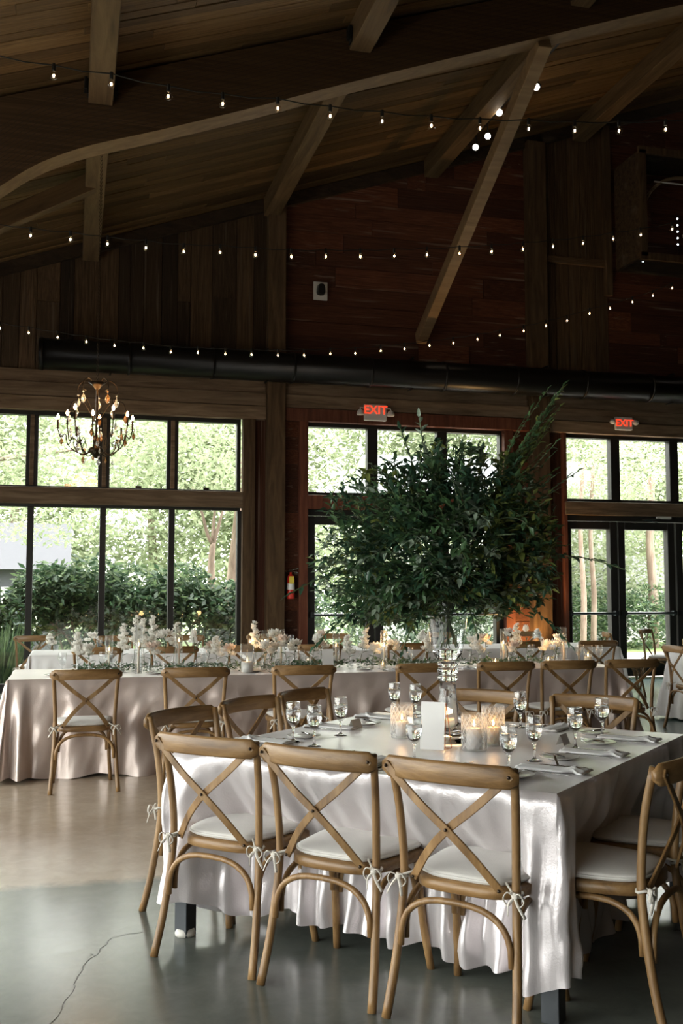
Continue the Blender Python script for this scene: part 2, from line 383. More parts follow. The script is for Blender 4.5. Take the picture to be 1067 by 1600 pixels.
# horizontal red boards, middle and right upper
def hzone(X0, X1, Z0, Z1, rake=False, mm='redboard', cuts=2, h=(.22, .34)):
    z = Z0
    while z < Z1-.05:
        hh = random.uniform(*h); z1 = min(z+hh, Z1)
        xs0 = X0
        if rake: xs0 = max(X0, (z+.02-6.62)/.344)
        if xs0 < X1-.15:
            cs = sorted([xs0, X1]+[random.uniform(xs0+.3, X1-.3) for _ in range(cuts) if X1-xs0 > 1.4 and random.random() < .75])
            for a, c_ in zip(cs, cs[1:]):
                if c_-a > .05: hboard('board', a+.003, c_-.003, z+.003, z1-.003, D+.05-random.uniform(0, .016), M[mm], wall)
        z = z1
hzone(3.16, 7.29, 4.5, 9.1, True)
hzone(8.84, 12.6, 4.5, 10.6, True)
for a, c_ in ((7.62, 7.86), (7.86, 8.1), (8.1, 8.33), (8.33, 8.6), (8.6, 8.84)):
    vboard('board', a+.005, c_-.005, 4.5, 7.02, D+.045-random.uniform(0, .02), M['board'], wall)
    vboard('board', a+.005, c_-.005, 7.12, roofz(a), D+.045-random.uniform(0, .02), M['board'], wall)
hboard('board', 7.62, 8.84, 7.0, 7.12, D-.0, M['board'], wall, .06)
# boards beside the openings, lower
for a, c_ in ((2.70, 2.88),):
    vboard('board', a, c_, 0, 4.3, D+.04, M['redboard'], wall)
z = 0
while z < 4.25:
    h_ = random.uniform(.18, .3); z1 = min(z+h_, 4.3)
    hboard('board', 3.16, 3.40, z+.003, z1-.003, D+.045-random.uniform(0, .015), M['redboard'], wall); z = z1
for a, c_ in ((7.0, 7.29),):
    z = 0
    while z < 4.25:
        h_ = random.uniform(.35, .6); z1 = min(z+h_, 4.3)
        hboard('board', a, c_, z+.003, z1-.003, D+.045-random.uniform(0, .015), M['redboard'], wall); z = z1
vboard('board', 7.62, 7.9, 0, 4.3, D+.045, M['redboard'], wall)
tn = [0]
def trim(bmx, m, bev=.006):
    tn[0] += 1; o = bmx.build('trim_%d' % tn[0], m); o['kind'] = 'structure'; bevel(o, bev); return o
# posts of the frame
for a, c_ in ((2.88, 3.16), (7.29, 7.62)):
    trim(MB().box(((a+c_)/2, D-.06, roofz(a)/2-.05), (c_-a, .2, roofz(a)-.1)), M['post'], .012)
trim(MB().box((8.83, D-.02, 8.0), (.12, .1, 3.0)), M['post'])
# headers and weathered boards over the windows
def headers(x0, x1, red=False):
    trim(MB().box(((x0+x1)/2, D-.02, 4.19), (x1-x0, .14, .2)), M['redtrim'] if red else M['trim_h'])
    trim(MB().box(((x0+x1)/2, D-.0, 4.40), (x1-x0, .16, .2)), M['trim_h'])
    trim(MB().box(((x0+x1)/2, D+.02, 4.60), (x1-x0, .12, .19)), M['trim_h'])
headers(LW, 2.87); headers(3.17, 7.28, True); headers(7.63, 12.6)
rk = MB()
for x0, x1 in ((LW, 2.88), (3.16, 7.29), (7.62, 12.2)):
    z0, z1 = roofz(x0)-.2, roofz(x1)-.2
    rk.add([(x0, D-.05, z0), (x1, D-.05, z1), (x1, D-.05, z1+.2), (x0, D-.05, z0+.2), (x0, D+.05, z0), (x1, D+.05, z1), (x1, D+.05, z1+.2), (x0, D+.05, z0+.2)],
           [(0, 1, 2, 3), (7, 6, 5, 4), (0, 4, 5, 1), (3, 2, 6, 7), (0, 3, 7, 4), (1, 5, 6, 2)])
trim(rk, M['board'])
# windows and doors ----------------------------------------------
PY = D+.13
def bar(p, name, x0, x1, z0, z1, y0=D+.05, y1=D+.19, m='frame'):
    o = MB().box(((x0+x1)/2, (y0+y1)/2, (z0+z1)/2), (x1-x0, y1-y0, z1-z0)).build(name, M[m], p); bevel(o, .005, 1); return o
def pane(p, x0, x1, z0, z1):
    MB().box(((x0+x1)/2, PY, (z0+z1)/2), (x1-x0, .006, z1-z0)).build('pane', M['pane'], p)
def struct_empty(name, loc):
    o = empty(name, loc); o['kind'] = 'structure'; return o
def window_bay(name, xs_low, xs_up, z_rail=(2.72, 2.96)):
    w_ = struct_empty(name, (0, 0, 0)); x0, x1 = xs_low[0], xs_low[-1]
    bar(w_, 'sill', x0, x1, .0, .12); bar(w_, 'head_bar', x0, x1, 4.03, 4.10)
    tr = MB().box(((x0+x1)/2, D+.03, sum(z_rail)/2), (x1-x0+.12, .2, z_rail[1]-z_rail[0])).build('rail', M['trim_h'], w_); bevel(tr, .01)
    bar(w_, 'frame_bar', x0, x1, 2.68, 2.725); bar(w_, 'frame_bar', x0, x1, 2.955, 2.99)
    for i, xx in enumerate(xs_low):
        bar(w_, 'mullion', xx-.045, xx+.045, .12, 2.68)
    for i, xx in enumerate(xs_up):
        hw = .085 if 0 < i < len(xs_up)-1 else .03
        bar(w_, 'mullion', xx-hw, xx+hw, 2.99, 4.03)
        if hw > .05: bar(w_, 'mullion_strip', xx-.03, xx+.03, 2.99, 4.03, D+.02, D+.05, 'trim_h')
    for xs, za, zb in ((xs_low, .12, 2.68), (xs_up, 2.99, 4.03)):
        for a, c_ in zip(xs, xs[1:]): pane(w_, a+.03, c_-.03, za-.01, zb+.01)
    for a, c_ in zip(xs_up, xs_up[1:]):
        MB().box(((a+c_)/2, D+.01, 3.0), (.09, .03, .035)).build('latch', M['silver'], w_)
    return w_
window_bay('window_1', [-3.7, -2.64, -1.61, -.58, .45, 1.46, 2.50], [-3.7, -2.64, -1.61, -.58, .45, 1.46, 2.47])
trim(MB().box((2.61, D-.01, 2.1), (.19, .13, 4.1)), M['post']); trim(MB().box((-3.85, D-.01, 2.1), (.19, .13, 4.1)), M['post'])
def leaf_door(name, x0, x1, handle_right=True, m='frame'):
    d_ = struct_empty(name, (0, 0, 0)); st = .13
    bar(d_, 'stile', x0, x0+st, .02, 2.62); bar(d_, 'stile', x1-st, x1, .02, 2.62)
    bar(d_, 'top_rail', x0+st, x1-st, 2.49, 2.62); bar(d_, 'bottom_rail', x0+st, x1-st, .02, .3)
    pane(d_, x0+st-.01, x1-st+.01, .28, 2.51)
    MB().tube([(x0+.06, D-.03, 1.08), (x1-.06, D-.03, 1.08)], .022, 8).box((x0+.07, D+.01, 1.08), (.06, .1, .08)).box((x1-.07, D+.01, 1.08), (.06, .1, .08)).build('push_bar', M['steel'], d_)
    return d_
def door_bay(tag_, x0, x1, xs_up, doors, red):
    w_ = struct_empty(tag_, (0, 0, 0))
    bar(w_, 'head_bar', x0, x1, 4.03, 4.10); bar(w_, 'frame_bar', x0, x1, 2.955, 3.0)
    tr = MB().box(((x0+x1)/2, D+.03, 2.83), (x1-x0, .2, .22)).build('rail', M['redtrim' if red else 'trim_h'], w_); bevel(tr, .01)
    bar(w_, 'frame_bar', x0, x1, 2.63, 2.72)
    for i, xx in enumerate(xs_up):
        hw = .085 if 0 < i < len(xs_up)-1 else .03
        bar(w_, 'mullion', xx-hw, xx+hw, 3.0, 4.03)
    for a, c_ in zip(xs_up, xs_up[1:]): pane(w_, a+.03, c_-.03, 2.99, 4.04)
    k = int(tag_[-1])*10
    for i, (a, c_) in enumerate(doors):
        leaf_door('door_%d' % (k+i-19), a, c_)
door_bay('window_2', 3.52, 6.86, [3.53, 4.62, 5.80, 6.84], [(3.55, 4.64), (4.66, 5.75), (5.77, 6.84)], True)
door_bay('window_3', 7.92, 12.35, [7.95, 8.93, 10.06, 11.2, 12.32], [(7.95, 8.93), (8.95, 10.03), (10.06, 11.18), (11.2, 12.32)], False)
for a, c_ in ((3.40, 3.54), (6.84, 7.0)):
    trim(MB().box(((a+c_)/2, D-.01, 2.08), (c_-a, .12, 4.1)), M['redtrim'])
trim(MB().box((7.93, D-.0, 2.08), (.07, .12, 4.1)), M['redtrim'])
cl = empty('door_closer', (9.6, D-.03, 2.66)); tag(cl, 'grey door closer arm above the right glass door', 'door closer')
MB().box((.18, 0, .05), (.26, .06, .06)).build('closer_body', M['whiteplastic'], cl)
MB().tube([(.1, -.02, .02), (-.3, -.12, -.01)], .01, 6).tube([(-.3, -.12, -.01), (.05, .0, -.04)], .01, 6).build('arm', M['silver'], cl)
# the other walls: left glazed for daylight, unseen rear closed to keep light out
def solid_wall(name, boxes, m):
    b_ = MB()
    for c_, d_ in boxes: b_.box(c_, d_)
    o = b_.build(name, m); o['kind'] = 'structure'; return o
Lh = 4.45
solid_wall('wall_left', [((LW-.1, (D+BW)/2, .15), (.2, D-BW, .2)), ((LW-.1, (D+BW)/2, 3.95), (.2, D-BW, 1.3)),
                         ((LW-.1, 13.3, 2.1), (.2, 4.3, 4.2)), ((LW-.1, -6.6, 2.1), (.2, .8, 4.2))]
           + [((LW-.1, yy, 2.1), (.2, .22, 4.0)) for yy in (-2.8, .7, 4.2, 7.7)], M['board'])
solid_wall('wall_rear', [((5.25, BW-.1, 5.4), (23.5, .2, 10.8))], M['board'])
solid_wall('wall_right', [((RW+.1, (D+BW)/2, 4.5), (.2, D-BW, 9))], M['board'])
gw = struct_empty('window_4', (0, 0, 0))
for a, c_ in zip((-6.2, -2.69, .81, 4.31, 7.81), (-2.91, .59, 4.09, 7.59, 11.15)):
    MB().box((LW-.1, (a+c_)/2, 2.15), (.008, c_-a, 3.7)).build('pane', M['pane'], gw)
    for k in (1, 2): MB().box((LW-.1, a+(c_-a)*k/3, 2.15), (.07, .06, 3.7)).build('mullion', M['frame'], gw)
# roof -----------------------------------------------------------
ce = MB()
sl = math.atan(.344)
def quad_slab(b_, x0, x1, y0, y1, dz, th):
    z0, z1 = roofz(x0)+dz, roofz(x1)+dz
    b_.add([(x0, y0, z0), (x1, y0, z1), (x1, y1, z1), (x0, y1, z0), (x0, y0, z0+th), (x1, y0, z1+th), (x1, y1, z1+th), (x0, y1, z0+th)],
           [(3, 2, 1, 0), (4, 5, 6, 7), (0, 1, 5, 4), (1, 2, 6, 5), (2, 3, 7, 6), (3, 0, 4, 7)])
quad_slab(ce, LW-.6, 12.2, BW-.3, D+.6, .06, .2); quad_slab(ce, 12.2, RW+.6, BW-.3, D+.6, .06, .2)
ceil = ce.build('ceiling', M['plank']); ceil['kind'] = 'structure'
yy = D+.02; np_ = 0
while yy > 7.3 and np_ < 290:
    wd = random.choice([.125, .135, .15, .17]); xs = [-2.6+random.uniform(-.6, .6)]
    while xs[-1] < 10.5: xs.append(xs[-1]+random.choice([2.62, 3.9, 5.24])+random.uniform(-.3, .3))
    for a, c_ in zip(xs, xs[1:]):
        xm = (a+c_)/2
        if np_ < 292: board('plank', (xm, yy-wd/2, roofz(xm)+.035-random.uniform(0, .014)), ((c_-a)/math.cos(sl)-.004, wd-.008, .035), M['plank'], ceil, (0, -sl, 0)); np_ += 1
    yy -= wd
# purlins, glulam, braces ---------------------------------------
def timber(name, p, q, a, b_, m, label, cat, parent=None, mi=.01):
    """rectangular timber from p to q: a = width (horizontal), b = depth"""
    p, q = Vector(p), Vector(q); L = (q-p).length; d = (q-p).normalized()
    sx_ = d.cross(Vector((0, 0, 1))).normalized(); up = sx_.cross(d)
    R = Matrix((sx_, d, up)).transposed()
    bm = MB().box((0, 0, 0), (a, L, b_)).build(name, M[m])
    bm.matrix_world = Matrix.Translation((p+q)/2) @ R.to_4x4(); bevel(bm, mi)
    tag(bm, label, cat); return bm
GY = 10.3
pl = ['above the chandelier', 'over the post left of the doors', 'beside the roof spotlights', 'above the arched wall niche']
for k, X in enumerate((.2, 2.94, 5.6, 8.3)):
    for y0, y1, wh in ((GY+.32, D-.05, 'beyond curved beam,'), (2.0, GY-.0, 'near side of curved beam,')):
        o = timber('purlin', (X, y0, roofz(X)-.17), (X, y1, roofz(X)-.17), .24, .30, 'purlin', 'roof purlin '+wh+' '+pl[k], 'beam')
        o['group'] = 'roof purlins'
for k, (X, y0) in enumerate(((.2, GY-.10), (2.94, GY-.10), (5.6, GY-.10))):
    o = MB().box((0, 0, 0), (.27, .10, .16)).box((-.15, -.02, .02), (.03, .12, .12)).box((.15, -.02, .02), (.03, .12, .12)).build('beam_hanger', M['black'], loc=(X, y0+.02, roofz(X)-.2))
    tag(o, ['black steel beam hanger under the left purlin', 'black steel beam hanger at the top centre purlin', 'black steel beam hanger at the purlin near the spotlights'][k], 'bracket')
# curved glulam: bottom edge from the photograph
bot = [(-3.6, 3.3), (-2.6, 4.0), (-1.7, 4.72), (-1.2, 5.09)]+[(ony(a_, b_, 10.3).x, ony(a_, b_, 10.3).z) for a_, b_ in ((0, 291), (40, 266), (80, 247), (145, 226), (250, 203), (400, 167), (534, 132), (700, 92), (850, 57))]+[(7, 8.48), (9.5, 9.3), (12.2, 10.2)]
bot = [(q.x, q.z) for q in bez([(a_, 0, b_) for a_, b_ in bot], 3)]
gl = MB(); N = len(bot); vs = []
for X, Z in bot:
    zt_ = roofz(X)-.03
    vs += [(X, GY, Z), (X, GY, zt_), (X, GY+.3, zt_), (X, GY+.3, Z)]
gl.add(vs, [(i*4+k, i*4+(k+1) % 4, i*4+4+(k+1) % 4, i*4+4+k) for i in range(N-1) for k in (0, 1, 2)]+[(0, 3, 2, 1), (N*4-4, N*4-3, N*4-2, N*4-1)])
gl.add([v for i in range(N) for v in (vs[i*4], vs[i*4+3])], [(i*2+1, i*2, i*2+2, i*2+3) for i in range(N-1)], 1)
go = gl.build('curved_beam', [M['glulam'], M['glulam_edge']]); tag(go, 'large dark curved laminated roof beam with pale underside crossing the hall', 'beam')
lam = MB()
for j in range(1, 14):
    for i in range(N-1):
        (x0, z0), (x1, z1) = bot[i], bot[i+1]
        h0, h1 = z0+.045*j*1.05, z1+.045*j*1.05
        if h0 > roofz(x0)-.06 or h1 > roofz(x1)-.06: continue
        lam.add([(x0, GY-.004, h0-.003), (x1, GY-.004, h1-.003), (x1, GY-.004, h1+.003), (x0, GY-.004, h0+.003)], [(0, 1, 2, 3)])
lo = lam.build('lamination_lines', mat('lamination_joint', (.03, .015, .008), .8), go); lo['kind'] = 'stuff'
p = ony(850, 62, GY+.1); p.z -= .02; q = ony(657, 530, D-.05)
timber('diagonal_brace', p, q, .17, .20, 'glulam_edge', 'long pale diagonal timber brace from curved beam down to red wall', 'beam')
timber('hip_brace', ony(145, 285, 12.6), ony(-60, 372, 12.6), .16, .22, 'purlin', 'short timber brace slanting left under the roof, beyond curved beam', 'beam')
# duct -----------------------------------------------------------
du = empty('air_duct', (-.5, D-.42, 4.84)); tag(du, 'long black round air duct along the wall above the windows', 'duct')
MB().tube([(0, 0, 0), (14.5, 0, 0)], .225, 24).build('pipe', M['duct'], du, True)
for k in range(12): MB().tube([(.02+k*1.22, 0, 0), (.06+k*1.22, 0, 0)], .238, 24).build('band', M['duct'], du, True)
for k in range(6):
    MB().box((1+k*2.3, .1, .24), (.03, .5, .02)).box((1+k*2.3, -.0, -.236), (.03, .2, .01)).build('hanger', M['black'], du)
# ================================================================ EXIT signs, speaker, extinguisher
def text_mesh(name, s, size, m, parent, loc, rot, ext=.004, bold=.0008):
    cu = bpy.data.curves.new(name, 'FONT'); cu.body = s; cu.size = size; cu.extrude = ext; cu.offset = bold; cu.align_x = 'CENTER'; cu.align_y = 'CENTER'
    to = bpy.data.objects.new(name, cu); C.objects.link(to)
    dg = bpy.context.evaluated_depsgraph_get(); me = bpy.data.meshes.new_from_object(to.evaluated_get(dg))
    bpy.data.objects.remove(to); o = bpy.data.objects.new(name, me); C.objects.link(o); me.materials.clear(); me.materials.append(m)
    o.parent = parent; o.location = loc; o.rotation_euler = rot; return o
def exit_sign(loc, s, label, cupdown):
    r = empty('exit_sign', loc); tag(r, label, 'exit sign')
    bo = MB().box((0, 0, 0), (.37*s, .06, .26*s)).build('housing', M['whiteplastic'], r); bevel(bo, .015)
    text_mesh('letters', 'EXIT', .19*s, M['exitred'], r, (0, -.034, .035*s if cupdown else 0), (PI/2, 0, 0))
    for sg in (-1, 1):
        h_ = MB()
        if cupdown: h_.lathe([(.02, .07), (.045, .05), (.06, 0), (.055, -.02)], 14)
        else: h_.ball((0, 0, 0), (.055, .045, .045), 12, 8)
        q = h_.build('lamp_head', M['whiteplastic'], r, True); q.location = (sg*.25*s, -.03, -.03*s if cupdown else .02)
        MB().tube([(sg*.17*s, 0, .07*s), (sg*.25*s, -.02, .07*s), (sg*.25*s, -.03, .0)], .012, 6).build('lamp_arm', M['whiteplastic'], r)
    return r
exit_sign(tuple(ony(586, 645, D-.16)), 1.0, 'white EXIT sign with red letters over the centre doors', True)
exit_sign(tuple(ony(974, 662, D-.16)), .86, 'smaller EXIT sign over the right hand glass doors', False)
sp = empty('speaker_plate', tuple(ony(500.5, 455, D-.02))); tag(sp, 'white square wall plate with black speaker on red boards', 'speaker')
bevel(MB().box((0, 0, 0), (.225, .03, .29)).build('plate', M['whiteplastic'], sp), .006)
pp = [(-.045, .08), (-.025, .095), (.025, .095), (.045, .08), (.062, .02), (.066, -.05), (.05, -.078), (0, -.086), (-.05, -.078), (-.066, -.05), (-.062, .02)]
sm = MB().add([(x_, -.016, z_+.01) for x_, z_ in pp]+[(x_*.9, -.1, z_*.9+.01) for x_, z_ in pp], [tuple(range(11)), tuple(range(21, 10, -1))]+[(i, i+11, (i+1) % 11+11, (i+1) % 11) for i in range(11)])
bpy.data.objects.remove(sp.children[-1]) if False else None
sm.build('speaker_body', M['black'], sp)
ex = empty('fire_extinguisher', (3.27, D-.06, 1.33)); tag(ex, 'red fire extinguisher with yellow tag hung on the wall', 'extinguisher')
MB().lathe([(.0, 0), (.055, .0), (.06, .02), (.06, .3), (.045, .35), (.018, .38), (.018, .41)], 18).build('cylinder', M['red'], ex, True)
MB().lathe_open([(.0612, .14), (.0612, .24)], 18).build('white_label', M['paper'], ex, True)
MB().box((0, -.064, .29), (.075, .006, .11)).build('yellow_tag', M['yellow'], ex)
MB().box((.0, 0, .43), (.05, .03, .04)).tube([(0, 0, .44), (.12, -.02, .47)], .009, 6).tube([(0, 0, .43), (.12, -.02, .40)], .009, 6).build('handle', M['silver'], ex)
MB().tube([(-.02, -.01, .43), (-.09, -.02, .40), (-.085, -.02, .2), (-.075, -.01, .1)], .009, 8).build('hose', M['black'], ex, True)
# niche box with arch at upper right -----------------------------
nb = empty('niche_box', (0, 0, 0)); tag(nb, 'projecting wooden wall niche with arched opening high on right', 'niche')
X0, X1, Y0, Z0, Z1 = 9.0, 11.6, D-.85, 6.95, 8.75
for nm, c_, d_ in (('side_panel', (X0, (Y0+D)/2, (Z0+Z1)/2), (.05, D-Y0-.06, Z1-Z0)), ('side_panel', (X1, (Y0+D)/2, (Z0+Z1)/2), (.05, D-Y0-.06, Z1-Z0)),
                   ('top_panel', ((X0+X1)/2, (Y0+D)/2, Z1), (X1-X0, D-Y0-.06, .05)), ('bottom_panel', ((X0+X1)/2, (Y0+D)/2, Z0), (X1-X0, D-Y0-.06, .05)),
                   ('frame_rail', ((X0+X1)/2, Y0, Z1), (X1-X0+.1, .05, .12)), ('frame_rail', ((X0+X1)/2, Y0, Z0), (X1-X0+.1, .05, .12)),
                   ('frame_stile', (X0+.02, Y0, (Z0+Z1)/2), (.12, .05, Z1-Z0)), ('frame_stile', (X1, Y0, (Z0+Z1)/2), (.12, .05, Z1-Z0))):
    MB().box(c_, d_).build(nm, M['post'] if 'frame' in nm else M['board'], nb)
ar = MB(); cx = 9.85; R_ = .78
ar.tube([(cx+R_*math.cos(a), Y0+.12, 7.62+R_*math.sin(a)) for a in [PI*i/18 for i in range(19)]], .03, 6)
ar.build('arch_rim', M['trim_h'], nb, True)
MB().tube([(9.3, Y0+.1, 8.28), (9.95, Y0+.1, 8.28)], .012, 6).build('curtain_rod', M['whiteplastic'], nb)
drift = empty('driftwood', (10.05, Y0+.25, Z0+.03)); tag(drift, 'pale weathered wood piece leaning inside the wall niche', 'driftwood')
MB().tube([(.42, 0, 0), (.25, .02, .22), (.08, 0, .4), (-.05, 0, .5), (-.12, .02, .47)], [.07, .085, .06, .06, .03], 9).build('trunk', M['trim_h'], drift, True)
MB().tube([(.1, 0, .36), (.16, .05, .5)], [.03, .015], 7).build('stub', M['trim_h'], drift, True)
for k, (pxs, pts) in enumerate(((1002, (316, 327, 347, 408)), (1058, (342, 352, 362, 372, 382, 402)))):
    st = empty('light_strand', tuple(ony(pxs, pts[0]-4, Y0+.2))); tag(st, ['short hanging strand of cool white lights in niche, left', 'longer hanging strand of cool white lights in niche, right'][k], 'lights', 'niche light strands')
    zt_ = ony(pxs, pts[0]-4, Y0+.2).z
    MB().tube([(0, 0, .06), (0, 0, ony(pxs, pts[-1], Y0+.2).z-zt_)], .004, 5).build('wire', M['black'], st)
    for yy_ in pts: MB().ball((0, 0, ony(pxs, yy_, Y0+.2).z-zt_), .014, 8, 5).build('led', M['ledwhite'], st)
# spotlights under the third purlin ------------------------------
sl_ = [((780, 176), 'brightest round roof spotlight beside the diagonal brace'), ((762, 213), 'round roof spotlight just below the brightest one'),
       ((743, 230), 'lowest small tilted roof spotlight'), ((838, 136), 'highest roof spotlight right of the diagonal brace')]
tr_ = MB().box((0, 0, 0), (.05, 3.4, .04)).build('light_track', M['black'], loc=(6.02, 12.6, roofz(6.02)-.09)); tag(tr_, 'black lighting track under the roof near the spotlights', 'track')
MB().box((0, 1.0, .03), (.03, .03, .07)).box((0, -1.0, .03), (.03, .03, .07)).build('track_mount', M['black'], tr_)
for i, ((px, py), lb) in enumerate(sl_):
    Yq = 9.0
    while True:
        P = ony(px, py, Yq)
        if P.z > roofz(P.x)-.34 or Yq > 14.5: break
        Yq += .02
    r = empty('spotlight', tuple(P)); tag(r, lb, 'spotlight', 'roof spotlights')
    dirv = (Vector((0, 0, EYE))-P).normalized() if i != 2 else (Vector((-3, 0, 1))-P).normalized()
    if i == 3: dirv = (Vector((-2, 3, 1))-P).normalized()
    rr_ = .044
    MB().tube([P*0, -dirv*.06, -dirv*.18], [rr_+.012, rr_+.01, .03], 14).build('can', M['black'], r, True)
    MB().tube([dirv*.002, dirv*.006], rr_, 16).build('lens', M['spot'], r)
    MB().tube([-dirv*.1, Vector((0, 0, roofz(P.x)-P.z-.03))], .012, 6).build('stem', M['black'], r)
    if i == 0:
        L_ = bpy.data.lights.new('spot_glow', 'POINT'); L_.energy = 8; L_.color = (1, .85, .65); L_.shadow_soft_size = .05
        lo_ = bpy.data.objects.new('spot_glow', L_); C.objects.link(lo_); lo_.location = P+dirv*.1
# ================================================================ string lights
strA = [(84, 118), (174, 131), (263, 150), (348, 162), (434, 169), (516, 181), (597, 189), (674, 196), (750, 200), (826, 201), (898, 204), (967, 204), (1040, 202)]
strB = [(48, 368), (110, 374), (168, 381), (228, 387), (287, 393), (344, 394), (399, 398), (455, 401), (509, 401), (563, 401), (616, 400), (667, 398), (718, 396), (768, 393), (817, 389), (864, 385), (911, 380), (958, 373), (1001, 367), (1050, 358)]
strC = [(0, 513), (45, 520), (90, 527), (135, 534), (179, 540), (224, 544), (267, 550), (309, 551), (352, 553), (393, 554), (434, 555), (475, 555), (516, 553), (555, 552), (595, 548), (632, 545), (671, 540), (708, 536), (746, 530), (781, 524), (818, 517), (853, 509), (886, 501), (921, 490), (953, 482), (988, 472), (1020, 462), (1050, 450)]
bulb_mesh = socket_mesh = glow_mesh = None
for pts, Yc, lb, lead in ((strA, 7.2, 'topmost string of clear globe bulbs, nearest the camera', 2), (strB, 10.0, 'middle string of globe bulbs crossing below the curved beam', 2), (strC, 13.3, 'lowest string of small globe bulbs just above the black duct', 1)):
    P0 = ony(*pts[0], Yc); r = empty('string_light', tuple(P0)); tag(r, lb, 'string light', 'string lights across the hall')
    P = [ony(a, b_, Yc)-P0 for a, b_ in pts]
    d0, d1 = P[0]-P[1], P[-1]-P[-2]
    ends = [P[0]+d0*k+Vector((0, 0, .012*k*k)) for k in range(8, 0, -1)]; tail = [P[-1]+d1*k+Vector((0, 0, .012*k*k)) for k in range(1, 7)]
    wire = []
    full = ends+P+tail
    for i in range(len(full)-1):
        wire.append(full[i]+Vector((0, 0, .075))); wire.append((full[i]+full[i+1])/2+Vector((0, 0, .062)))
    wire.append(full[-1]+Vector((0, 0, .075)))
    MB().tube(wire, .005, 5).build('wire', M['black'], r)
    for q in P+tail[:3]+ends[-3:]:
        if bulb_mesh is None:
            so = MB().lathe([(.0, .085), (.012, .085), (.014, .075), (.014, .035), (.010, .03)], 8).build('socket', M['black'], r); so.location = q; socket_mesh = so.data
            bo = MB().lathe([(.011, .035), (.014, .025), (.026, .008), (.029, -.008), (.022, -.026), (.0, -.034)], 12).build('bulb', M['bulbglass'], r, True); bo.location = q; bulb_mesh = bo.data
            go_ = MB().ball((0, 0, 0), (.008, .008, .011), 8, 6).build('filament', M['bulb'], bo, True); glow_mesh = go_.data
        else:
            for nm, me in (('socket', socket_mesh), ('bulb', bulb_mesh)):
                o = bpy.data.objects.new(nm, me); C.objects.link(o); o.parent = r; o.location = q
            f_ = bpy.data.objects.new('filament', glow_mesh); C.objects.link(f_); f_.parent = o
